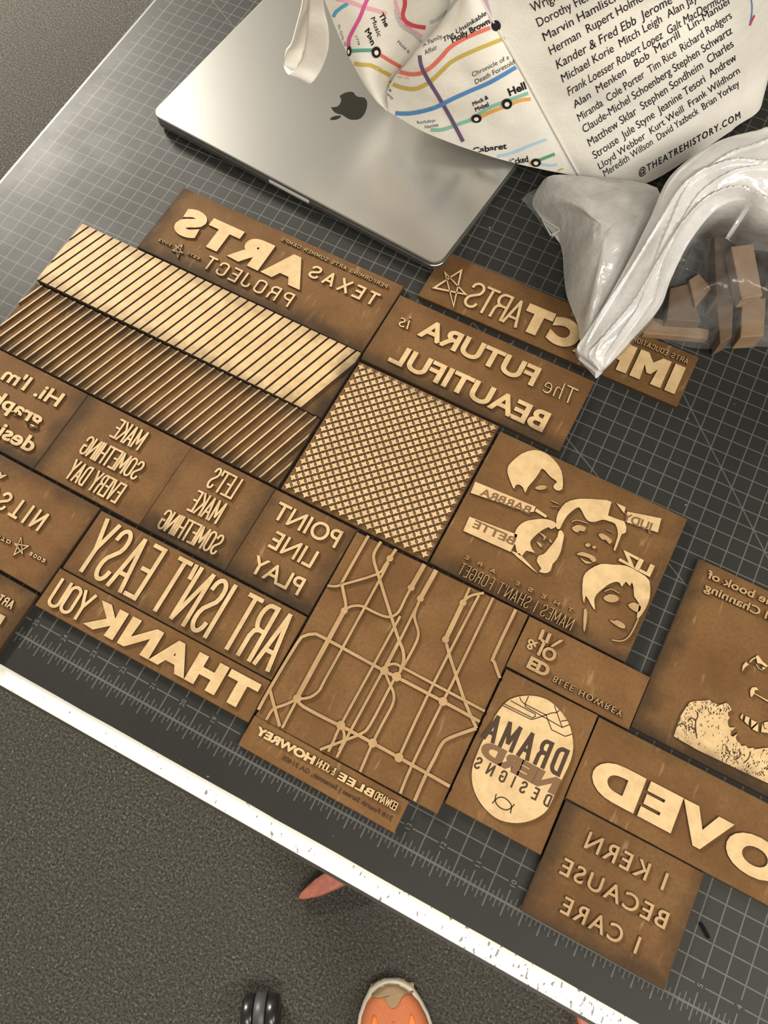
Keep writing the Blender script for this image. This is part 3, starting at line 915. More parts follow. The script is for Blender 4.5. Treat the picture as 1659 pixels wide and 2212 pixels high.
stroke_text(root, mp_, 'THESE ARE', p2((1520, 850)), p2((235, 200)), p2((1540, 805)), 0.022, sp=2.2)

# --- small emblem block, laid upside down
root, mt_, T, w, h = block('emblem', [(1144, 1328.6), (1404.5, 1464), (1360, 1576), (1093.5, 1440.7)],
    label='small upside-down block with stacked serif monogram letters and one thin line', sc=(.05, .1, .15, .1), seed=17.7, tone=1.1)
mp2 = [M_MID, M_SIDE]
font_text(root, mp2, 'BLEE HOWREY', l2((545, 703)), l2((1290, 1088)), l2((512, 758)), weight=-0.004, space=1.25)
font_text(root, mp2, 'ED', l2((290, 485)), l2((512, 600)), l2((232, 610)), weight=0.05)
font_text(root, mp2, 'JO', l2((385, 335)), l2((585, 440)), l2((340, 470)), weight=0.04)
font_text(root, mp2, '&', l2((268, 292)), l2((368, 345)), l2((218, 395)), weight=0.02)
mb = MB()
for q in ([(405, 195), (440, 205), (400, 320), (362, 305)], [(475, 235), (512, 250), (465, 355), (432, 342)], [(495, 380), (600, 310), (640, 312), (620, 335), (520, 392)]):
    px_poly(mb, l2(*q))
mb.build('raised_lettering', mp2, root)

# --- medallion
root, mt_, T, w, h = block('medallion', [(1094.4, 1443.5), (1293.4, 1546.4), (1167.6, 1846), (959.5, 1736)],
    label='block with a tall pale rounded medallion cut by dark mirrored words and a fish sign', sc=(.15, .05, .05, .15), seed=18.3, tone=1.05)
mb = MB()
px_poly(mb, d2((840, 193), (960, 205), (1080, 245), (1180, 320), (1280, 430), (1350, 540), (1395, 680), (1412, 850), (1380, 1020), (1300, 1200), (1200, 1400), (1090, 1640), (980, 1740), (850, 1800), (700, 1825), (550, 1810), (420, 1760), (310, 1670), (220, 1560), (150, 1430), (115, 1280), (118, 1130), (160, 990), (230, 820), (320, 640), (410, 460), (520, 310), (620, 235), (720, 205)), smooth=2)
mb.build('raised_medallion', mt_, root)
dk = [M_DARK, M_DARK]
stroke_text(root, dk, 'DRAMA', d2((1235, 1238)), d2((240, 735)), d2((1365, 895)), 0.105, sp=.85, z0=ZT - .01, z1=ZT + .002, name='engraved_lettering')
font_text(root, inl, 'NERD', d2((1175, 1475)), d2((195, 950)), d2((1260, 1270)), weight=0.08, z0=ZT - .01, z1=ZT + .003, bevel=0.0, name='engraved_lettering')
stroke_text(root, dk, 'DESIGNS', d2((1090, 1625)), d2((128, 1108)), d2((1145, 1475)), 0.042, sp=1.7, z0=ZT - .01, z1=ZT + .004, name='engraved_lettering')
mb = MB()
for q in ([(375, 1575), (405, 1540), (450, 1500), (510, 1495), (570, 1530), (620, 1600), (608, 1700)], [(428, 1450), (412, 1520), (430, 1580), (480, 1630), (545, 1655), (605, 1640), (660, 1582)]):
    px_line(mb, d2(*q), 0.03, ZT - .01, ZT + .002, smooth=3)
mb.build('engraved_fish', dk, root, recalc=True)
mb = MB()
for q in ([(505, 318), (870, 497), (910, 492), (1140, 415), (1200, 410), (1235, 380)], [(530, 300), (890, 478), (925, 460), (925, 430), (612, 258)],
          [(725, 210), (745, 260), (790, 300), (1060, 440)], [(840, 200), (795, 300), (800, 335), (950, 420), (1270, 600), (1362, 565)],
          [(1170, 320), (1210, 430), (1270, 600)], [(1060, 430), (1090, 510), (1135, 630), (1310, 715), (1395, 685)], [(1255, 522), (1335, 508)]):
    px_line(mb, d2(*q), 0.026, ZT - .01, ZT + .002)
mb.build('engraved_lines', dk, root, recalc=True)

# --- loved (runs out of the picture)
q0 = P((1293.4, 1546.4), ZB); q1 = P((1224, 1725), ZB); q2 = P((1659, 1734), ZB)
ang = math.radians(-0.6); wL = 8.4; hL = 2.34
tl = Vector((q0.x + .02, q0.y - .02))
cL = tl + Vector((math.cos(ang), math.sin(ang))) * wL / 2 - Vector((-math.sin(ang), math.cos(ang))) * hL / 2
root, mt_, T, w, h = block('loved', rect=(cL, ang, wL, hL),
    label='long block with the largest heavy mirrored word LOVED, cut by the right picture edge', sc=(.05, 0, .05, .2), seed=19.6)
font_text(root, mt_, 'LOVED', H2((1880, 1237)), H2((800, 664)), H2((1255, 705)), weight=0.07, space=1.2)

# --- kern
root, mt_, T, w, h = block('kern', [(1220, 1727), (1524.5, 1887), (1433, 2140), (1127, 1967.5)],
    label='block with mirrored lines I KERN BECAUSE I CARE overhanging the ruler marks', sc=(.8, .55, .75, .05), seed=20.8, tone=.92)
font_text(root, mp_, 'I KERN', k2((1222, 745)), k2((528, 367)), k2((1280, 600)), weight=0.012, space=1.25)
font_text(root, mp_, 'BECAUSE', k2((1235, 1087)), k2((312, 590)), k2((1288, 945)), weight=0.012, space=1.2)
font_text(root, mp_, 'I CARE', k2((985, 1300)), k2((318, 930)), k2((1045, 1160)), weight=0.012, space=1.25)

# --- book of (runs out of the picture)
q0 = P((1511.5, 1206), ZB); q1 = P((1364.6, 1570), ZB)
ang = math.radians(-0.9); wC = 5.9; hC = 5.38
cC = Vector((q0.x, q0.y)) + Vector((math.cos(ang), math.sin(ang))) * wC / 2 - Vector((-math.sin(ang), math.cos(ang))) * hC / 2
root, mt_, T, w, h = block('book', rect=(cC, ang, wC, hC),
    label='large block with a toothy grin and speckled fur collar, at the right picture edge', sc=(.75, 0, .95, .2), seed=22.3)
font_text(root, mp_, 'The book of', c2((1930, 1105)), c2((425, 440)), c2((1990, 955)), weight=0.02)
font_text(root, mp_, 'Carol Channing', c2((2250, 1568)), c2((372, 690)), c2((2310, 1418)), weight=0.02)
mb = MB()
collar = [(100, 1370), (150, 1220), (200, 1080), (270, 970), (330, 890), (420, 872), (510, 870), (600, 858), (645, 895), (690, 910), (740, 935), (790, 915), (850, 900), (890, 950), (912, 1000),
 (862, 1030), (862, 1075), (888, 1105), (858, 1150), (862, 1205), (885, 1245), (970, 1245), (905, 1300), (898, 1350), (930, 1378), (1000, 1330), (968, 1385), (990, 1440), (1030, 1470), (1050, 1505), (1110, 1500), (1150, 1540), (1210, 1530), (1260, 1550), (1330, 1540), (1425, 1530), (1560, 1540), (1640, 1600),
 (1700, 2120), (1425, 2030), (1100, 1880), (800, 1735), (430, 1560)]
px_poly(mb, c3(*collar))
mb.build('raised_fur_collar', mt_, root)
mb = MB(); rnd = random.Random(5); poly = [Vector(p) for p in collar]
def inside(p, poly):
    c = False
    for i in range(len(poly)):
        a, b = poly[i], poly[i - 1]
        if (a[1] > p[1]) != (b[1] > p[1]) and p[0] < (b[0] - a[0]) * (p[1] - a[1]) / (b[1] - a[1]) + a[0]: c = not c
    return c
spots = []
while len(spots) < 420:
    p = (rnd.uniform(100, 1640), rnd.uniform(860, 2080))
    if not inside(p, poly): continue
    dens = max(math.exp(-((p[0] - 300) ** 2 + (p[1] - 1220) ** 2) / 160 ** 2), math.exp(-((p[0] - 900) ** 2 + (p[1] - 1600) ** 2) / 170 ** 2), .45 if p[1] < 1060 or p[1] > 1700 else .1)
    if rnd.random() > dens: continue
    spots.append(p)
for x, y in spots:
    L = rnd.uniform(8, 30); an = rnd.uniform(-2.2, -.6); wd = rnd.uniform(4, 10)
    dx, dy = math.cos(an) * L, math.sin(an) * L; nx, ny = -math.sin(an) * wd, math.cos(an) * wd
    px_poly(mb, c3((x - dx, y - dy), (x + nx, y + ny), (x + dx, y + dy), (x - nx, y - ny)), ZT - .01, ZT + .0015)
for q in ([(425, 1020), (440, 1090), (410, 1150), (408, 1240), (415, 1350), (430, 1400)], [(410, 1150), (350, 1110), (300, 1140)], [(415, 1300), (350, 1240), (300, 1250)], [(160, 1215), (230, 1190), (280, 1260)], [(1020, 1560), (1030, 1650), (960, 1700)], [(1180, 1600), (1150, 1680), (1090, 1740)]):
    px_line(mb, c3(*q), 0.03, ZT - .01, ZT + .0018, smooth=3)
mb.build('engraved_flecks', dk, root, recalc=True)
mb = MB()
for q in ([(1035, 1105), (1065, 1050), (1075, 1080), (1058, 1140)], [(1095, 1160), (1110, 1085), (1165, 1108), (1145, 1215)], [(1188, 1245), (1190, 1135), (1272, 1175)], [(1205, 1270), (1287, 1188), (1285, 1310)],
          [(1330, 1310), (1345, 1180), (1370, 1260), (1500, 1300), (1430, 1325)], [(1370, 1240), (1370, 1175), (1520, 1150), (1520, 1270), (1420, 1275)], [(1550, 1270), (1540, 1150), (1620, 1110), (1630, 1230)],
          [(1058, 462), (1072, 375), (1112, 322), (1155, 362), (1105, 395)], [(1255, 240), (1287, 232), (1350, 320), (1430, 380), (1400, 402), (1330, 352), (1275, 340)],
          [(1180, 812), (1175, 730), (1200, 682), (1260, 680), (1292, 722), (1240, 720), (1235, 762), (1440, 870), (1430, 890), (1230, 772), (1195, 818)], [(1340, 395), (1380, 400), (1390, 425), (1350, 430)]):
    px_poly(mb, c3(*q))
px_line(mb, c3((1168, 330), (1200, 290), (1255, 262)), 0.03); px_line(mb, c3((1262, 360), (1290, 410), (1350, 445)), 0.02)
mb.build('raised_facial_features', mt_, root, recalc=True)

# --- star block laid upside down (left edge)
q0 = P((217, 1097.5), ZB); ang = math.radians(-1.3); wN = 4.9; hN = 2.98
cN = Vector((q0.x, q0.y)) - Vector((math.cos(ang), math.sin(ang))) * wN / 2 - Vector((-math.sin(ang), math.cos(ang))) * hN / 2
root, mt_, T, w, h = block('austin', rect=(cN, ang, wN, hN),
    label='upside-down block with widely spaced thin capitals over a small star, at the left picture edge', sc=(0, .55, .2, .6), seed=23.9, tone=1.1)
stroke_text(root, mt_, 'AUSTIN', n2((-330, 318)), n2((747, 905)), n2((-525, 563)), 0.088, sp=.95)
stroke_text(root, mt_, '2002', n2((455, 1462)), n2((690, 1585)), n2((428, 1508)), 0.024, sp=.6)
stroke_text(root, mt_, 'ESTD', n2((-110, 1165)), n2((172, 1305)), n2((-137, 1212)), 0.024, sp=.6)
star(root, mt_, n2((315, 1250), (420, 1380), (335, 1495), (210, 1510), (225, 1345)), 0.04)
font_text(root, mt_, 'A', n2((0, 270)), n2((100, 322)), n2((-48, 350)), weight=0.03)

# --- corner block
q0 = P((82, 1285), ZB); ang = math.radians(-0.9); wA = 5.2; hA = 2.1
cA = Vector((q0.x, q0.y)) - Vector((math.cos(ang), math.sin(ang))) * wA / 2 - Vector((-math.sin(ang), math.cos(ang))) * hA / 2
root, mt_, T, w, h = block('corner', rect=(cA, ang, wA, hA),
    label='block corner with small thin mirrored ART, lowest at the left picture edge', sc=(0, .75, .5, .7), seed=25.1)
stroke_text(root, mt_, 'ART', r2((290, 1058)), r2((-100, 860)), r2((390, 830)), 0.04, sp=.55)
mb = MB(); px_poly(mb, r2((-420, 955), (148, 1250), (5, 1475), (-560, 1180)))
mb.build('raised_lettering', mt_, root)

# ================================================================== LAPTOP
c, a, wl, hl = rect_from([(325, 245), (700, -210), (1150, 120), (945, 572)], 0.6)
p0 = P((327, 246), .61); p1 = P((945, 573), .61)
ang = math.atan2(p1.y - p0.y, p1.x - p0.x); wl = 12.31; hl = 8.71
cl = Vector(((p0.x + p1.x) / 2, (p0.y + p1.y) / 2)) + Vector((-math.sin(ang), math.cos(ang))) * hl / 2
lap = thing('laptop', 'closed silver laptop with a dark mirror-finish emblem on its lid, under the tote bag', 'laptop', W(cl.x, cl.y, 0), ang)
alu = NT('silver_aluminium'); alu.set((0.54, 0.535, 0.52), 0.30, 0.92); alu.bump(alu.noise(2500, 2), 0.0001, 0.06)
dark = plain('black_rubber', (0.012, 0.012, 0.013), 0.5)
ca, sa = math.cos(ang), math.sin(ang)
TL = lambda x, y: (cl.x + x * ca - y * sa, cl.y + x * sa + y * ca)
def slab(name, zs, mat, parent, hw=wl / 2, hd=hl / 2, r=.42, bev=True):
    mb = MB(); rings = []
    for inset, z in zs: rings.append([W(*TL(x, y), z) for x, y in rounded(hw - inset, hd - inset, max(r - inset, .05))])
    loft(mb, rings)
    o = mb.build(name, mat, parent, smooth=False)
    return o
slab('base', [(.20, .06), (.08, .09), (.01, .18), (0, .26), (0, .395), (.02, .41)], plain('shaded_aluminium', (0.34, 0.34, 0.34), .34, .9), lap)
slab('gasket', [(.07, .40), (.07, .445)], dark, lap)
slab('lid', [(.02, .44), (0, .455), (0, .575), (.012, .60), (.035, .61)], alu.mat, lap)
for x, y in ((-5.1, -3.4), (5.1, -3.4), (-5.1, 3.4), (5.1, 3.4)):
    mb = MB(); ring = [W(*TL(x + .4 * math.cos(k * math.pi / 12), y + .4 * math.sin(k * math.pi / 12)), .0) for k in range(24)]
    loft(mb, [ring, [v + Vector((0, 0, .065 * IN)) for v in ring]])
    mb.build('foot', dark, lap)
mb = MB()
for (x0, x1, y0, y1, z0, z1) in ((-.85, .85, -hl / 2 - .02, -hl / 2 + .1, .31, .42),):
    vs = [W(*TL(x, y), z) for z in (z0, z1) for y in (y0, y1) for x in (x0, x1)]
    mb.add(vs, [(0, 2, 3, 1), (4, 5, 7, 6), (0, 1, 5, 4), (2, 6, 7, 3), (0, 4, 6, 2), (1, 3, 7, 5)])
mb.build('finger_notch', plain('polished_notch', (0.8, 0.79, 0.8), .45, .3), lap)
k6 = Z(600, 0, 5.53)
mb = MB()
body = [(738, 1150), (770, 1125), (815, 1104), (870, 1095), (905, 1104), (930, 1138), (965, 1158), (1025, 1162), (1055, 1190), (1068, 1225), (1066, 1275), (1048, 1335), (1015, 1390), (975, 1422), (930, 1433), (880, 1432), (830, 1412), (790, 1385), (760, 1368), (725, 1362), (685, 1345), (655, 1315), (638, 1280), (680, 1280), (715, 1268), (742, 1240), (756, 1205), (752, 1172)]
px_poly(mb, k6(*body), .609, .6125, smooth=2)
px_poly(mb, k6((622, 1425), (645, 1402), (680, 1386), (725, 1380), (762, 1385), (740, 1410), (705, 1430), (660, 1436)), .609, .6125, smooth=2)
mb.build('emblem', plain('dark_mirror', (0.22, 0.23, 0.21), .05, 1.0), lap)

# ================================================================== TOTE BAG
def spline(v, t):
    n = len(v) - 1; x = min(max(t, 0), 1) * n; i = min(int(x), n - 1); f = x - i
    g = lambda k: v[k] if 0 <= k <= n else (2 * v[0] - v[1] if k < 0 else 2 * v[n] - v[n - 1])
    p0, p1, p2, p3 = g(i - 1), g(i), g(i + 1), g(i + 2)
    return 0.5 * (2 * p1 + (p2 - p0) * f + (2 * p0 - 5 * p1 + 4 * p2 - p3) * f * f + (3 * p1 - p0 - 3 * p2 + p3) * f ** 3)

def patch(ctrl, nu, nv):
    rows = [[spline(r, j / nv) for j in range(nv + 1)] for r in ctrl]
    return [[spline([rw[j] for rw in rows], i / nu) for j in range(nv + 1)] for i in range(nu + 1)]

def add_grid(mb, g, flip=False, mat=0):
    nr, nc = len(g), len(g[0]); vs = [Vector((p.x * IN, p.y * IN, (p.z + HM) * IN)) for r in g for p in r]; fs = []
    for i in range(nr - 1):
        for j in range(nc - 1):
            q = (i * nc + j, i * nc + j + 1, (i + 1) * nc + j + 1, (i + 1) * nc + j)
            fs.append(q[::-1] if flip else q)
    mb.add(vs, fs, mat)

def rumple(g, amp, sc, seed=0.0):
    out = []
    for i, r in enumerate(g):
        row = []
        for j, p in enumerate(r):
            a = g[min(i + 1, len(g) - 1)][j] - g[max(i - 1, 0)][j]; b = r[min(j + 1, len(r) - 1)] - r[max(j - 1, 0)]
            n = a.cross(b)
            n = n.normalized() if n.length > 1e-9 else Vector((0, 0, 1))
            e = min(1, j / 4, (len(r) - 1 - j) / 4) * min(1, i / 4 + .2)
            row.append(p + n * amp * e * noise.fractal(p * sc + Vector((seed, 0, 0)), 1.0, 2.0, 3))
        out.append(row)
    return out

bag = thing('tote_bag', 'large off-white canvas tote bag printed with coloured route lines and a list of names', 'bag', W(-6, 24, 0))
canvas = NT('off_white_canvas')
wv = canvas.noise(1400, 2, .5); cl_ = canvas.noise(30, 3)
canvas.set(canvas.mix(canvas.ramp(cl_, .3, .7), (0.80, 0.78, 0.735), (0.86, 0.84, 0.79)), .9, Specular_IOR_Level=.15)
canvas.bump(canvas.m('ADD', canvas.mul(wv, .4), canvas.mul(canvas.noise(60, 4), .9)), .0018, .5)
zr_left = (1.5, 2.2, 3.5, 5.0, 7.5)
cols = [
 [((833, 238), 1.5), ((795, 195), 2.2), ((750, 115), 3.5), ((707, 15), 5.1), ((650, -160), 7.5)],
 [((834, 239), 1.45), ((812, 198), 2.3), ((795, 125), 3.7), ((800, 20), 5.4), ((800, -155), 7.8)],
 [((840, 241), 1.4), ((858, 190), 1.8), ((915, 135), 3.1), ((995, 18), 4.9), ((1005, -150), 7.5)],
 [((842, 243), 1.5), ((843, 182), 2.75), ((895, 120), 4.35), ((972, 12), 6.0), ((985, -150), 8.6)],
 [((910, 282), 1.35), ((915, 205), 3.1), ((945, 125), 4.7), ((995, 12), 6.3), ((985, -152), 8.7)],
 [((1000, 318), 1.1), ((1000, 228), 3.0), ((1005, 132), 4.7), ((1015, 12), 6.4), ((980, -155), 8.7)],
 [((1110, 352), .75), ((1095, 250), 2.7), ((1065, 142), 4.55), ((1030, 11), 6.35), ((972, -157), 8.6)],
 [((1252, 382), .35), ((1190, 270), 2.3), ((1125, 150), 4.25), ((1045, 10), 6.2), ((965, -160), 8.5)],
]
P3 = lambda q: P(q[0], q[1])
ctrl_map = [[P3(c_[i]) for c_ in cols] for i in range(5)]
namec = [
 [((1252, 382), .35), ((1190, 270), 2.3), ((1125, 150), 4.25), ((1045, 10), 6.2), ((965, -160), 8.5)],
 [((1320, 402), .22), ((1290, 265), 2.5), ((1240, 145), 4.5), ((1180, 5), 6.4), ((1110, -160), 8.7)],
 [((1400, 394), .2), ((1385, 260), 2.5), ((1370, 135), 4.7), ((1330, 0), 6.5), ((1280, -160), 8.8)],
 [((1500, 335), .16), ((1500, 235), 2.2), ((1500, 115), 4.5), ((1485, 0), 6.2), ((1455, -160), 8.6)],
 [((1581, 282), .16), ((1604, 180), 1.7), ((1619, 85), 3.7), ((1631, 0), 5.5), ((1640, -150), 8.0)],
]
ctrl_nm = [[P3(c_[i]) for c_ in namec] for i in range(5)]
gm = rumple(patch(ctrl_map, 40, 56), .10, .55, 3.0)
gn = rumple(patch(ctrl_nm, 40, 36), .07, .5, 9.0)
for r_ in gm + gn:
    for p in r_: p.z = max(p.z, .09)
for i in range(41): gn[i][0] = gm[i][-1]
cr = []
for i in range(5):
    r_, l_ = ctrl_nm[i][-1], ctrl_map[i][0]
    cr.append([r_, r_ + Vector((.4, 2.2, -.1)), r_ + Vector((-3.5, 5.0, -.1)), l_ + Vector((2.6, 5.4, -.2)), l_ + Vector((-.35, 2.2, 0)), l_])
gb = patch(cr, 40, 44)
for r_ in gb:
    for p in r_: p.z = max(p.z, .09)
for i in range(41): gb[i][0] = gn[i][-1]; gb[i][-1] = gm[i][0]
mb = MB()
add_grid(mb, gm); add_grid(mb, gn); add_grid(mb, gb)
ring = gm[0][:-1] + gn[0][:-1] + gb[0][:-1]
cen = sum(ring, Vector()) / len(ring); cen.z = .85
vs = [W(*p) for p in ring] + [W(*cen)]
mb.add(vs, [(len(ring), (i + 1) % len(ring), i) for i in range(len(ring))])
bagb = mb.build('bag_body', canvas.mat, bag, smooth=True)
bvh = BVHTree.FromPolygons([tuple(v) for v in mb.v], mb.f)
camw = W(*CAM)

def onto(px, lift):
    d = (W(*P(px, -3.0)) - camw).normalized()
    hit, nrm, _, _ = bvh.ray_cast(camw, d)
    if hit is None: return None
    if nrm.dot(d) > 0: nrm = -nrm
    return hit + nrm * lift

def print_line(name, pts, wpx, mat, lift, parent=bag, smooth=5, closed=False):
    pts = smooth_poly(pts, smooth, closed)
    if closed: pts = pts + [pts[0]]
    mb = MB(); rows = []
    dense = []
    for a_, b_ in zip(pts, pts[1:]):
        n_ = max(1, int((Vector(b_) - Vector(a_)).length / 5))
        dense += [tuple(Vector(a_).lerp(Vector(b_), k / n_)) for k in range(n_)]
    dense.append(pts[-1])
    for i, p in enumerate(dense):
        d = (Vector(dense[min(i + 1, len(dense) - 1)]) - Vector(dense[max(i - 1, 0)])).normalized()
        n_ = Vector((-d.y, d.x))
        rows.append([onto(tuple(Vector(p) + n_ * wpx * s), lift) for s in (.5, .17, -.17, -.5)])
    for r, s in zip(rows, rows[1:]):
        if any(v is None for v in r + s): continue
        mb.add(r + s, [(0, 1, 5, 4), (1, 2, 6, 5), (2, 3, 7, 6)])
    if not mb.f: return
    return mb.build(name, mat, parent)

def print_text(text, start, end, cap, mat, weight=0.0, shear=0.0, space=1.0, lift=0.00035, name='printed_lettering', parent=bag):
    vs, fs = font_mesh(text, weight, space, 0.0, shear, res=3)
    x0 = min(v.x for v in vs); x1 = max(v.x for v in vs)
    s = Vector(start); u = Vector(end) - s; v = Vector(cap) - s
    v = v / cap_height()
    # split long flat triangles so the print follows the cloth
    b = bmesh.new()
    bv = [b.verts.new(((p.x - x0) / (x1 - x0), p.y, 0)) for p in vs]
    for f, _ in fs:
        try: b.faces.new([bv[k] for k in f])
        except ValueError: pass
    out = []
    b.verts.ensure_lookup_table(); b.verts.index_update()
    ok = []
    for q in b.verts:
        h_ = onto(tuple(s + u * q.co.x + v * q.co.y), lift); out.append(h_ if h_ is not None else None); ok.append(h_ is not None)
    mb = MB()
    fl_ = [[q.index for q in f.verts] for f in b.faces]
    fl_ = [f for f in fl_ if all(ok[k] for k in f) and max((out[f[0]] - out[k]).length for k in f) < .03]
    used = sorted({k for f in fl_ for k in f}); ix = {k: i for i, k in enumerate(used)}
    mb.add([out[k] for k in used], [[ix[k] for k in f] for f in fl_]); b.free()
    if not fl_: return
    return mb.build(name, mat, parent)

ink = lambda n, c: plain(n, c, .85, Specular_IOR_Level=.1)
K_ = ink('black_print', (0.022, 0.018, 0.022)); PK = ink('magenta_print', srgb(214, 96, 160)); LP = ink('pale_pink_print', srgb(232, 178, 190)); BL = ink('blue_print', srgb(92, 142, 200))
SK = ink('sky_print', srgb(98, 168, 204)); TE = ink('teal_print', srgb(102, 166, 148)); PT = ink('pale_teal_print', srgb(140, 192, 178)); RD = ink('coral_print', srgb(224, 122, 108)); CR = ink('crimson_print', srgb(204, 84, 96))
OC = ink('ochre_print', srgb(200, 178, 98)); PU = ink('purple_print', srgb(110, 92, 126)); OR = ink('orange_print', srgb(226, 170, 100)); GY = ink('grey_print', srgb(188, 192, 190)); LB = ink('pale_blue_print', srgb(182, 208, 226)); LV = ink('lavender_print', srgb(202, 172, 206)); GR = ink('green_print', srgb(98, 162, 132)); WH = ink('white_print', (.82, .80, .75))
g6 = Z(600, 0, 5.53); g7 = Z(760, 0, 5.53); g9 = Z(900, 100, 4.608)
L1, L2, L3 = .0002, .0003, .0004
print_line('printed_line', g6((700, -15), (850, 20), (1050, 90), (1200, 130), (1300, 170)), 9, LP, L1)
print_line('printed_line', g6((1080, -30), (1030, 80), (985, 200), (880, 400), (850, 480), (848, 560)), 8, PK, L2)
print_line('printed_line', g6((840, 40), (760, 90), (690, 150), (655, 230)), 8, SK, L1)
print_line('printed_line', g6((880, 608), (1000, 600), (1130, 598)), 8, TE, L1)
print_line('printed_line', g6((1220, 650), (1330, 720), (1470, 800)), 8, RD, L1)
print_line('printed_line', g6((900, 755), (1000, 772), (1110, 780), (1230, 840), (1350, 905)), 9, OC, L1)
print_line('printed_line', g6((1400, 0), (1430, 120), (1480, 240), (1580, 340), (1660, 410)), 8, LP, L1)
print_line('printed_line', g7((630, -40), (632, 60), (608, 170), (640, 250), (740, 305), (880, 328)), 9, CR, L2)
print_line('printed_line', g7((545, 90), (560, 200), (610, 290), (720, 360), (840, 440)), 8, LP, L1)
print_line('printed_line', g7((520, 110), (545, 220), (610, 320), (740, 410), (830, 500)), 7, GY, L2)
print_line('printed_line', g7((930, 270), (1050, 210), (1150, 120), (1220, 30), (1290, -60)), 8, GY, L1)
print_line('printed_line', g7((1590, -20), (1620, 80), (1650, 190), (1680, 270)), 9, LV, L1)
print_line('printed_line', g7((555, 850), (700, 885), (830, 870), (960, 790), (1080, 670), (1180, 560), (1380, 440), (1650, 330)), 9, RD, L2)
print_line('printed_line', g7((440, 985), (600, 1045), (760, 1060), (930, 980), (1070, 850), (1200, 730), (1420, 620), (1660, 520), (1830, 455)), 9, OC, L1)
print_line('printed_line', g7((812, 660), (830, 780), (900, 930), (1040, 1160), (1200, 1440), (1330, 1690)), 8.5, PU, L2)
print_line('printed_line', g7((380, 1265), (420, 1330), (600, 1355), (780, 1340), (1000, 1280), (1200, 1180), (1420, 1080), (1650, 980), (1960, 800)), 9, BL, L3)
print_line('printed_line', g9((140, 832), (260, 828), (400, 780), (590, 715)), 8, PT, L1)
print_line('printed_line', g9((590, 700), (700, 620), (850, 560), (960, 520), (1110, 465)), 8, PT, L1)
print_line('printed_line', g9((630, 705), (740, 650), (900, 590), (1020, 540), (1135, 522)), 8, OR, L2)
print_line('printed_line', g9((800, 1095), (950, 1060), (1120, 990), (1295, 925)), 7, LB, L1)
print_line('printed_line', g9((1190, 1145), (1300, 1100), (1375, 1072)), 7, GR, L1)
print_line('printed_line', g9((1120, 1160), (1180, 1150)), 7, OC, L2)
print_line('printed_line', g9((1240, 1170), (1330, 1185), (1400, 1175)), 6, LB, L1)
print_line('printed_line', g9((1370, 1260), (1430, 1225), (1460, 1220)), 4, OC, L1)
def stop(c, rx, ry):
    def disc(m_, f_, lift):
        mb = MB(); n_ = 20
        ring_ = [onto((c[0] + rx * f_ * math.cos(2 * math.pi * k / n_), c[1] + ry * f_ * math.sin(2 * math.pi * k / n_)), lift) for k in range(n_)]
        ring_ = [r for r in ring_ if r is not None]
        if len(ring_) < 8: return
        mb.add(ring_, [tuple(range(len(ring_)))])
        mb.build('printed_stop', m_, bag)
    disc(K_, 1.0, .0009); disc(WH, .45, .0014)
stop(g6((1175, 615)), 10, 12.5); stop(g6((860, 605)), 5, 11); stop(g9((898, 566)), 11.5, 11.5); stop(g9((596, 712)), 11.5, 9.5); stop(g9((1188, 1152)), 11, 9)
mb = MB()
ring_ = [onto((1071 + 11 * math.cos(k * .3142), 55 + 12.5 * math.sin(k * .3142)), .0006) for k in range(20)]
mb.add(ring_, [tuple(range(20))]); mb.build('printed_stop', K_, bag)
def pt(z_, text, s_, e_, c_, **k): print_text(text, z_(s_), z_(e_), z_(c_), k.pop('mat', K_), **k)
pt(g6, 'The', (1205, 170), (1285, 325), (1255, 140), weight=.03)
pt(g6, 'Music', (1110, 215), (1195, 440), (1160, 195), weight=.01)
pt(g6, 'Man', (1040, 370), (1120, 545), (1090, 325), weight=.03)
pt(g6, '1776', (925, 435), (965, 540), (950, 425))
pt(g6, 'Hold It', (1425, 505), (1560, 640), (1450, 475))
pt(g6, '70, Girls, 70', (715, 300), (800, 555), (738, 280))
pt(g7, 'A Family', (855, 565), (1085, 450), (840, 515))
pt(g7, 'Affair', (880, 655), (1030, 580), (860, 605))
pt(g7, 'The Unsinkable', (1105, 500), (1610, 175), (1085, 450), weight=.015, shear=.2)
pt(g7, 'Molly Brown', (1205, 510), (1650, 275), (1180, 450), weight=.035)
pt(g7, 'Chronicle of a', (1445, 915), (1880, 700), (1430, 865))
pt(g7, 'Death Foretold', (1480, 1005), (1945, 760), (1465, 950))
pt(g7, 'Rockabye', (790, 1480), (1005, 1450), (775, 1445))
pt(g7, 'Hamlet', (880, 1535), (1040, 1505), (870, 1495))
pt(g7, 'Mack &', (1450, 1265), (1635, 1175), (1435, 1220), weight=.03)
pt(g7, 'Mabel', (1480, 1330), (1640, 1260), (1465, 1285), weight=.03)
pt(g9, 'Hell', (925, 492), (1095, 418), (900, 425), weight=.035)
pt(g9, 'Cabaret', (560, 1065), (900, 1015), (555, 1010), weight=.03)
pt(g9, 'Wicked', (890, 1185), (1115, 1145), (880, 1128), weight=.03)
pt(g7, 'tick tick', (545, 925), (690, 945), (545, 900), mat=RD)
pt(g7, "'s", (425, 1060), (470, 1100), (440, 1030)); pt(g7, 'way', (420, 1130), (490, 1190), (440, 1105))
s5 = Z(1059, 0, 2.765); t5 = Z(1400, 0, 5.53)
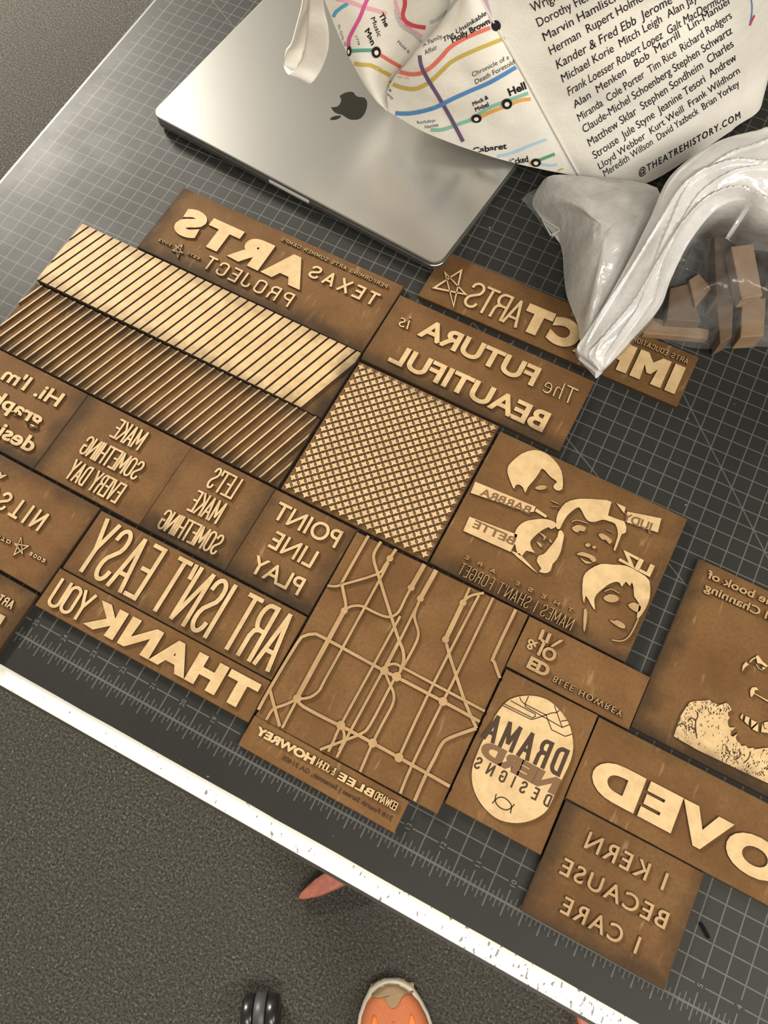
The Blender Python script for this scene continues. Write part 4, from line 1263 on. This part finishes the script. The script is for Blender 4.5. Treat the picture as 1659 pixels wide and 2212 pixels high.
names = [
 ('Wright', s5((255, 75)), s5((430, -15)), s5((233, 20)), 0),
 ('Dorothy Fields', s5((290, 160)), s5((640, -25)), s5((270, 112)), 0),
 ('Marvin Hamlisch', s5((325, 245)), s5((770, -5)), s5((308, 197)), 0),
 ('Herman  Rupert Holmes', s5((362, 328)), s5((935, -10)), s5((345, 280)), .0),
 ('Kander & Fred Ebb  Jerome', s5((403, 412)), s5((1090, 15)), s5((385, 362)), .12),
 ('Michael Korie  Mitch Leigh  Alan Jay', s5((435, 492)), s5((1240, 0)), s5((420, 446)), 0),
 ('Frank Loesser Robert Lopez  Galt MacDermot', s5((470, 572)), s5((1400, 0)), s5((455, 525)), .12),
 ('Alan  Menken   Bob  Merrill   Lin-Manuel', s5((505, 648)), s5((1430, 20)), s5((490, 606)), 0),
 ('Miranda  Cole Porter  Tim Rice  Richard Rodgers', s5((533, 725)), s5((1445, 105)), s5((515, 683)), .0),
 ('Claude-Michel Schoenberg Stephen Schwartz', s5((562, 795)), s5((1448, 195)), s5((545, 752)), .0),
 ('Matthew Sklar  Stephen Sondheim  Charles', s5((595, 875)), s5((1455, 275)), s5((577, 832)), .0),
 ('Strouse  Jule Styne  Jeanine Tesori  Andrew', s5((625, 950)), s5((1473, 355)), s5((607, 908)), .0),
 ('Lloyd Webber  Kurt Weill  Frank Wildhorn', s5((655, 1012)), s5((1492, 432)), s5((640, 975)), .0),
 ('Meredith Willson  David Yazbeck  Brian Yorkey', s5((685, 1055)), s5((1490, 510)), s5((670, 1018)), .0),
]
for tx, a_, b_, c_, sh in names: print_text(tx, a_, b_, c_, K_, weight=.004, shear=sh)
print_text('@THEATREHISTORY.COM', s5((890, 1050)), s5((1500, 700)), s5((880, 1015)), K_, weight=.02, space=1.25, shear=.2)
print_line('printed_line', t5((1225, -40), (1240, 60), (1235, 180), (1210, 300)), 3, BL, L1, smooth=3)
print_line('printed_line', t5((1270, 180), (1240, 240), (1215, 300)), 4, CR, L2, smooth=3)
mb = MB()
seam = []
for i in range(0, 41):
    p = gm[i][-1]; n_ = (camw - W(*p)).normalized(); seam.append(W(*p) + n_ * .0004)
tube(mb, seam, .0011, 6); mb.build('seam', plain('seam_thread', (.66, .64, .59), .9), bag, smooth=True)
# carrying strap hanging in a loop over the laptop
pairs = [((668, -120), (702, -130), 9.2, 9.2), ((668, 0), (698, 0), 6.6, 6.5), ((664, 55), (709, 60), 5.5, 5.4), ((660, 88), (709.5, 102), 4.7, 4.6), ((655, 118), (702, 130), 4.1, 4.0), ((642, 142), (690, 157), 3.6, 3.5),
         ((624, 160), (672, 179), 3.3, 3.2), ((614, 146), (660, 168), 3.15, 3.0), ((613.5, 131), (655, 150), 3.3, 3.05), ((619, 110), (652, 118), 3.8, 3.5), ((631, 94), (662, 90), 4.3, 4.0), ((645, 45), (672, 40), 5.6, 5.3), ((655, 0), (680, 0), 6.7, 6.4), ((662, -120), (690, -120), 9.2, 9.0)]
g = patch([[P(a_, z1), (P(a_, z1) + P(b_, z2)) / 2 + Vector((0, 0, .04)), P(b_, z2)] for a_, b_, z1, z2 in pairs], 60, 8)
mb = MB(); add_grid(mb, g)
mb.build('carrying_strap', canvas.mat, bag, smooth=True, solid=.0022)

# ================================================================== PLASTIC BAG WITH OFFCUTS
def film(name, alpha, col, rough, wr, sc):
    t = NT(name)
    n1 = t.noise(sc, 4, .6); n2_ = t.noise(sc * 3.3, 3, .6)
    v = t.node('ShaderNodeTexVoronoi', feature='DISTANCE_TO_EDGE'); v.inputs['Scale'].default_value = sc * .7
    t.l.new(t.obj(), v.inputs['Vector'])
    t.set(col, rough, Specular_IOR_Level=.8, Coat_Weight=.6, Coat_Roughness=.08)
    t.put(t.b.inputs['Alpha'], t.ramp(n1, .25, .75, alpha[0], alpha[1]))
    t.b.inputs['Subsurface Weight'].default_value = 0.0
    t.bump(t.m('ADD', n1, t.mul(n2_, .35)), wr, .9)
    return t.mat
FROST = film('frosted_polythene', (.52, .80), (.70, .69, .68), .16, .0022, 38)
WHITE = film('gathered_polythene', (.70, .93), (.76, .755, .76), .16, .0015, 40)
CLEAR = film('clear_polythene', (.03, .17), (.50, .51, .53), .08, .002, 35)

pb = thing('plastic_bag', 'clear crumpled plastic bag of wood offcuts with a gathered white tail', 'plastic bag', W(-1, 19.5, 0))
def pillow(mb, outline, centre, zc, rings=9, bulge=1.0, wr=.18, sc=1.1, seed=0.0):
    outl = smooth_poly([tuple(o[0]) for o in outline], 4)
    zs = [o[1] for o in outline]; zo = []
    for i in range(len(zs)):
        for k in range(4): zo.append(zs[i] + (zs[(i + 1) % len(zs)] - zs[i]) * k / 4)
    ed = [P(p, z) for p, z in zip(outl, zo)]; ce = P(centre, zc)
    R_ = []
    for k in range(rings):
        t = k / rings
        row = []
        for e in ed:
            f = e.lerp(ce, t)
            f.z = e.z + (zc - e.z) * math.sin(t * math.pi / 2) ** (.8 / bulge)
            nz = noise.fractal(Vector((f.x * sc + seed, f.y * sc, 0)), 1.0, 2.0, 4)
            rd = 1 - abs(noise.noise(Vector((f.x * sc * .8 + seed, f.y * sc * .8, 4)))) * 2
            f.z += wr * min(1, t * 4) * (nz * .7 + rd * .5)
            f.z = max(f.z, .03)
            row.append(f)
        R_.append(row)
    vs = [W(*p) for r in R_ for p in r] + [W(*ce)]; n = len(ed); fs = []
    for k in range(rings - 1):
        for j in range(n):
            fs.append((k * n + j, k * n + (j + 1) % n, (k + 1) * n + (j + 1) % n, (k + 1) * n + j))
    for j in range(n): fs.append(((rings - 1) * n + j, (rings - 1) * n + (j + 1) % n, rings * n))
    mb.add(vs, fs)
    # underside resting on the mat
    mb.add([W(p.x, p.y, max(.03, p.z - .02)) for p in R_[0]] + [W(ce.x, ce.y, .04)], [((j + 1) % n, j, n) for j in range(n)])
mb = MB()
pillow(mb, [((1400, 685), .15), ((1388, 722), .1), ((1440, 735), .06), ((1490, 750), .05), ((1552, 753), .05), ((1620, 748), .05), ((1720, 742), .05), ((1800, 660), .1), ((1800, 520), .2), ((1740, 430), .5), ((1610, 425), 1.0), ((1540, 455), 1.2), ((1480, 540), 1.2), ((1440, 610), .6)], (1590, 590), 2.25, rings=12, wr=.12, seed=2.0)
mb.build('clear_pouch', CLEAR, pb, smooth=True)
mb = MB()
pillow(mb, [((1150, 440), .12), ((1165, 402), .5), ((1196, 378), 1.0), ((1290, 384), 1.4), ((1420, 406), 1.9), ((1400, 480), 2.3), ((1350, 580), 1.9), ((1300, 670), 1.3), ((1258, 742), .55), ((1248, 700), .4), ((1225, 640), .3), ((1218, 590), .2), ((1214, 540), .15), ((1196, 490), .12), ((1172, 468), .12)], (1305, 505), 2.35, rings=12, wr=.24, sc=.9, seed=7.0)
mb.build('frosted_fold', FROST, pb, smooth=True)
mb = MB()
g = patch([[P((1125, 430), .08), P((1145, 415), .2), P((1162, 405), .4)], [P((1142, 448), .06), P((1165, 440), .25), P((1180, 425), .5)], [P((1165, 478), .06), P((1190, 470), .3), P((1200, 450), .6)], [P((1192, 516), .06), P((1207, 500), .25), P((1210, 480), .5)]], 12, 10)
add_grid(mb, rumple(g, .08, 2.0)); mb.build('clear_flap', CLEAR, pb, smooth=True, solid=.0002)
mb = MB()
for q in ([(1171, 474), (1190, 508), (1208, 499), (1207, 494), (1171, 474)],):
    tube(mb, [W(*P(p, .5)) for p in q], .0006, 5)
mb.build('folded_corner', WHITE, pb, smooth=True)
rows = [((1800, 235), (1800, 500), 4.0, 3.0), ((1720, 258), (1740, 480), 4.0, 3.0), ((1640, 280), (1655, 455), 4.0, 3.2), ((1545, 308), (1605, 432), 3.8, 3.2), ((1450, 378), (1548, 452), 3.3, 3.0), ((1405, 470), (1490, 522), 2.9, 2.7), ((1360, 560), (1450, 602), 2.4, 2.2), ((1310, 650), (1425, 665), 1.7, 1.5), ((1265, 722), (1368, 730), 1.0, 1.0), ((1247, 757), (1325, 778), .6, .6), ((1288, 800), (1303, 801), .42, .42)]
ctrl = []
for (a_, b_, z1, z2) in rows:
    row = []
    for k in range(9):
        f = k / 8; p = P((a_[0] + (b_[0] - a_[0]) * f, a_[1] + (b_[1] - a_[1]) * f), z1 + (z2 - z1) * f + .35 * math.sin(math.pi * f))
        row.append(p)
    ctrl.append(row)
g = patch(ctrl, 110, 70); g2 = []
for i, r in enumerate(g):
    row = []
    for j, p in enumerate(r):
        v_ = j / 70; u_ = i / 110
        e = min(1, j / 5, (70 - j) / 5) * min(1, (110 - i) / 12)
        r1 = abs(noise.noise(Vector((v_ * 2.7 + u_ * 1.9, u_ * 1.3, 1.5)))); r2 = abs(noise.noise(Vector((v_ * 3.6 - u_ * 2.6, u_ * 2.0, 8.5))))
        rg = math.exp(-r1 * 15) * .24 + math.exp(-r2 * 20) * .13 + noise.noise(Vector((v_ * 1.9, u_ * 4, 3))) * .26 + noise.noise(Vector((v_ * 5, u_ * 9, 6))) * .05
        row.append(p + Vector((0, 0, rg * e)))
    g2.append(row)
mb = MB(); add_grid(mb, g2)
und = [[Vector((p.x, p.y, max(.30 if i > 72 else .1, p.z * .55 - .25 - (.2 if 10 < j < 60 else 0)))) if 0 < j < 70 else p for j, p in enumerate(r)] for i, r in enumerate(g2)]
add_grid(mb, und, flip=True)
mb.build('gathered_tail', WHITE, pb, smooth=True)

def wood(name, dark_=1.0):
    t = NT(name)
    n1 = t.noise(60, 4, .6); n2_ = t.noise(500, 2, .6)
    col = t.mix(t.ramp(n1, .3, .7), (.36 * dark_, .235 * dark_, .14 * dark_), (.46 * dark_, .31 * dark_, .195 * dark_))
    col = t.mix(t.ramp(n2_, .6, .8, 0, .4), col, (.25 * dark_, .14 * dark_, .07 * dark_))
    t.set(col, .7); return t.mat
WD, WDD = wood('raw_fibreboard', .58), wood('browned_fibreboard', .30)
offs = [
 ([(1543, 503), (1590, 498), (1592, 640), (1548, 640)], 1.15, 1.0, WDD, 'upright wood offcut behind the brightest one in the plastic bag'),
 ([(1579, 532), (1627, 526), (1648, 638), (1602, 645)], 1.85, .5, WD, 'brightest wood offcut, lying on top in the plastic bag'),
 ([(1603, 650), (1655, 642), (1650, 725), (1600, 728)], .95, .7, WD, 'square-ended wood offcut below the brightest one in the plastic bag'),
 ([(1548, 645), (1585, 635), (1582, 728), (1556, 742)], .85, .75, WDD, 'narrow wood offcut standing at the lower seam of the plastic bag'),
 ([(1396, 682), (1532, 712), (1530, 731), (1390, 719)], .42, .3, WD, 'long low wood offcut beside the white plastic tail'),
 ([(1488, 604), (1510, 590), (1537, 622), (1502, 662)], .9, .5, WD, 'small triangular wood offcut in the middle of the plastic bag'),
 ([(1660, 470), (1735, 480), (1735, 640), (1664, 600)], 1.3, .9, WDD, 'dark wood offcut cut by the right picture edge inside the plastic bag'),
 ([(1448, 622), (1488, 612), (1515, 695), (1440, 690)], .8, .5, WDD, 'reddish wood offcut showing beside the white plastic tail'),
]
for q, zt, th, mt__, lab in offs:
    top = [P(p, zt) for p in q]
    cen = sum(top, Vector()) / 4
    mb = MB(); loft(mb, [[W(p.x, p.y, max(.04, zt - th)) for p in top], [W(p.x, p.y, zt) for p in top]])
    o = mb.build('wood_offcut', mt__, None, bevel=.0008, recalc=True)
    tag(o, lab, 'wood offcut', 'wood offcuts inside the plastic bag')

# ================================================================== SMALL THINGS
p0, p1 = P((1514, 1995), .05), P((1531, 2026), .05)
mb = MB(); tube(mb, [W(*p0), W(*p0.lerp(p1, .5)), W(*p1)], [.0011, .0013, .0012], 6)
o = mb.build('pencil_lead', plain('black_graphite', (.006, .006, .006), .9, Specular_IOR_Level=.1)); tag(o, 'short black stick lying on the mat right of the I KERN block', 'pencil lead')

# swivel chair with a coral five-star base pushed under the table
coral = NT('coral_paint'); coral.set(coral.mix(coral.ramp(coral.noise(120, 3), .4, .7), (.30, .085, .055), (.37, .115, .078)), .45)
hub = Vector((5.5, 6.5))
ch = thing('swivel_chair', 'coral five-star chair base poking out from under the white table edge', 'chair', W(hub.x, hub.y, -30))
a1 = math.atan2(-6.57 - hub.y, -4.2 - hub.x); Lg = (Vector((-4.2, -6.57)) - hub).length
for k in range(5):
    an = a1 + k * 2 * math.pi / 5
    mb = MB(); rings = []
    for f, wd, zt, zb in ((.04, .95, -26.6, -28.6), (.3, .95, -27.6, -28.9), (.6, .92, -28.5, -29.4), (.8, .85, -28.95, -29.75), (.92, .66, -29.15, -29.9), (.985, .3, -29.3, -29.95), (1.0, .06, -29.4, -29.9)):
        c_ = hub + Vector((math.cos(an), math.sin(an))) * Lg * f; n_ = Vector((-math.sin(an), math.cos(an)))
        wd *= .75
        l, r = c_ + n_ * wd, c_ - n_ * wd; li, ri = c_ + n_ * wd * .75, c_ - n_ * wd * .75
        zt2 = zt + .1
        rings.append([W(l.x, l.y, zb), W(l.x, l.y, zt), W(li.x, li.y, zt2), W(ri.x, ri.y, zt2), W(r.x, r.y, zt), W(r.x, r.y, zb)])
    loft(mb, rings); lg = mb.build('leg', coral.mat, ch, smooth=False, bevel=.002, recalc=True)
    sc_ = hub + Vector((math.cos(an), math.sin(an))) * Lg * .83
    mb = MB(); ring = [W(sc_.x + .09 * math.cos(t * .785), sc_.y + .09 * math.sin(t * .785), -29.0) for t in range(8)]
    loft(mb, [ring, [v + Vector((0, 0, .22 * IN)) for v in ring]]); mb.build('screw', dark, lg)
mb = MB(); tube(mb, [W(hub.x, hub.y, -29.2), W(hub.x, hub.y, -26.5), W(hub.x, hub.y, -20), W(hub.x, hub.y, -13)], [.05, .05, .02, .02], 16); mb.build('column', coral.mat, ch, smooth=True)
mb = MB(); rings = []
for ins, z in ((1.2, -13), (.2, -12.6), (0, -11.8), (.4, -11), (2, -10.8)): rings.append([W(hub.x + x, hub.y + y, z) for x, y in rounded(8.5 - ins, 8 - ins, 3)])
loft(mb, rings); mb.build('seat', plain('dark_seat_cloth', (.04, .04, .045), .9), ch, smooth=True)

# twin-wheel caster of another chair, in front of the table
q = P((563, 2180), -28.6)
cs = thing('chair_caster', 'black twin-wheel caster on the carpet left of the orange shoe', 'caster', W(q.x, q.y, -30))
pa, pb_ = P((520, 2165), -28.9), P((606, 2165), -28.9)
ax = Vector((pb_.x - pa.x, pb_.y - pa.y, 0)).normalized(); fw = Vector((-ax.y, ax.x, 0))
blk = plain('glossy_black_nylon', (.012, .012, .013), .28); gry = plain('grey_hood', (.055, .055, .058), .42)
cw = Vector((q.x, q.y, -28.92)) - fw * .35; Rw = 1.08
def disc_ring(off, r):
    c_ = cw + ax * off
    return [W(*(c_ + fw * math.cos(t) * r + Vector((0, 0, 1)) * math.sin(t) * r)) for t in [2 * math.pi * k / 36 for k in range(36)]]
for s in (-1, 1):
    mb = MB(); loft(mb, [disc_ring(s * o_, r) for o_, r in ((.36, .9), (.36, 1.02), (.42, Rw), (.80, Rw), (.95, Rw * .94), (1.03, Rw * .8), (1.06, Rw * .5))])
    mb.build('wheel', blk, cs, smooth=True, recalc=True)
mb = MB(); loft(mb, [disc_ring(o_, r) for o_, r in ((-.32, Rw * .97), (-.27, Rw * 1.04), (.27, Rw * 1.04), (.32, Rw * .97))]); mb.build('hood', gry, cs, smooth=True, recalc=True)
mb = MB(); c_ = cw - fw * .75
tube(mb, [W(c_.x, c_.y, -28.6), W(c_.x, c_.y, -27.6), W(c_.x, c_.y, -27.58), W(c_.x, c_.y, -26.2)], [.011, .011, .0055, .0055], 16); mb.build('stem', gry, cs, smooth=True)

# running shoe
tip = P((851, 2127), -29.0); hl_ = P((858, 2330), -28.0)
dr = Vector((tip.x - hl_.x, tip.y - hl_.y, 0)).normalized(); sd = Vector((dr.y, -dr.x, 0))
sh = thing('running_shoe', 'orange running shoe with a tan toe guard, toe pointing at the table', 'shoe', W(tip.x - dr.x * 5.5, tip.y - dr.y * 5.5, -30))
SH = lambda u_, v_, z_: W(tip.x - dr.x * u_ + sd.x * v_, tip.y - dr.y * u_ + sd.y * v_, -30 + z_)
prof = [(0.0, .25, -.15), (.12, .62, -.15), (.4, 1.08, -.15), (.9, 1.52, -.12), (1.6, 1.86, -.08), (2.6, 2.1, 0), (3.8, 2.14, .05), (5.2, 1.92, .1), (7, 1.6, .1), (9, 1.5, .05), (10.6, 1.42, 0), (11.5, .95, 0), (11.8, .3, 0)]
def shell(zb, zt, grow, dome, n=14, u0=0.0):
    rings = []
    for u_, hw, sh_ in prof:
        hw = max(hw + grow, .05); uu = u_ - (grow if u_ < .5 else 0) + u0
        zt_ = zt(u_) if callable(zt) else zt
        ring = []
        for k in range(n + 1):
            t = math.pi * k / n
            ring.append(SH(uu, sh_ + hw * math.copysign(abs(math.cos(t)) ** (.55 if dome else .3), math.cos(t)), zb + (zt_ - zb) * math.sin(t) ** (.75 if dome else .35)))
        ring += [SH(uu, sh_ - hw * .8, zb), SH(uu, sh_ + hw * .8, zb)]
        rings.append(ring)
    mb = MB(); loft(mb, rings); return mb
topz = lambda u_: 1.15 + .95 * min(1, u_ / 2.2) ** .6 + .75 * max(0, min(1, (u_ - 3) / 4))
shell(0, .95, .16, False).build('sole', plain('cream_foam', (.62, .58, .48), .7), sh, smooth=True, recalc=True)
upm = NT('orange_mesh_upper'); upm.set(upm.mix(upm.ramp(upm.noise(900, 2), .35, .65), (.44, .125, .045), (.54, .175, .07)), .75); upm.bump(upm.noise(1500, 2), .0004, .5)
um = shell(.7, topz, -.02, True)
upper = um.build('upper', upm.mat, sh, smooth=True, recalc=True)
ub = BVHTree.FromPolygons([tuple(v) for v in um.v], um.f)
def decal(name, outl, mat, lift):
    """a layer of material following the upper"""
    outl = smooth_poly(outl, 3); ce = sum((Vector(p) for p in outl), Vector((0, 0))) / len(outl)
    vs = []; n = len(outl); K = 6
    for k in range(K + 1):
        for p in outl:
            q_ = Vector(p).lerp(ce, k / K)
            top = SH(q_[0], q_[1], 6); hit, nr, _, _ = ub.ray_cast(top, Vector((0, 0, -1)))
            if hit is None:
                hit = SH(q_[0], q_[1], .75); nr = Vector((0, 0, 1))
            vs.append(hit + (nr if nr.z > 0 else -nr) * lift)
    fs = []
    for k in range(K):
        for j in range(n): fs.append((k * n + j, k * n + (j + 1) % n, (k + 1) * n + (j + 1) % n, (k + 1) * n + j))
    mb = MB(); mb.add(vs, fs); return mb.build(name, mat, sh, smooth=True, recalc=True, solid=.0014)
tan_ = plain('tan_rubber', (.30, .20, .105), .6)
decal('toe_guard', [(.02, -.75), (.02, -.2), (.02, .3), (.15, .75), (.45, 1.1), (.42, .75), (.5, .45), (.85, .2), (1.0, -.1), (.85, -.4), (.5, -.6), (.55, -1.25), (.2, -1.0)], tan_, .0012)
vent = plain('bright_orange_mesh', (.86, .20, .035), .6)
for v_, u0_ in ((-1.15, 1.3), (-.1, 1.6), (.9, 1.3)):
    decal('vent', [(u0_, v_ + .02), (u0_ + .5, v_ + .2), (u0_ + 1.3, v_ + .28), (u0_ + 2.0, v_ + .2), (u0_ + 2.3, v_), (u0_ + 2.0, v_ - .2), (u0_ + 1.3, v_ - .26), (u0_ + .5, v_ - .17)], vent, .0008)
mb = MB()
for k in range(5):
    s_ = -1.0 + 2.1 * k / 4; u_ = -.02 + (.2 if abs(s_) > .8 else 0)
    vs = [SH(u_ + a_, s_ - .15 + b_, z_) for z_ in (.05, .45) for b_ in (-.2, .2) for a_ in (-.1, .3)]
    mb.add(vs, [(0, 2, 3, 1), (4, 5, 7, 6), (0, 1, 5, 4), (2, 6, 7, 3), (0, 4, 6, 2), (1, 3, 7, 5)])
mb.build('outsole_lugs', tan_, sh, bevel=.001, recalc=True)
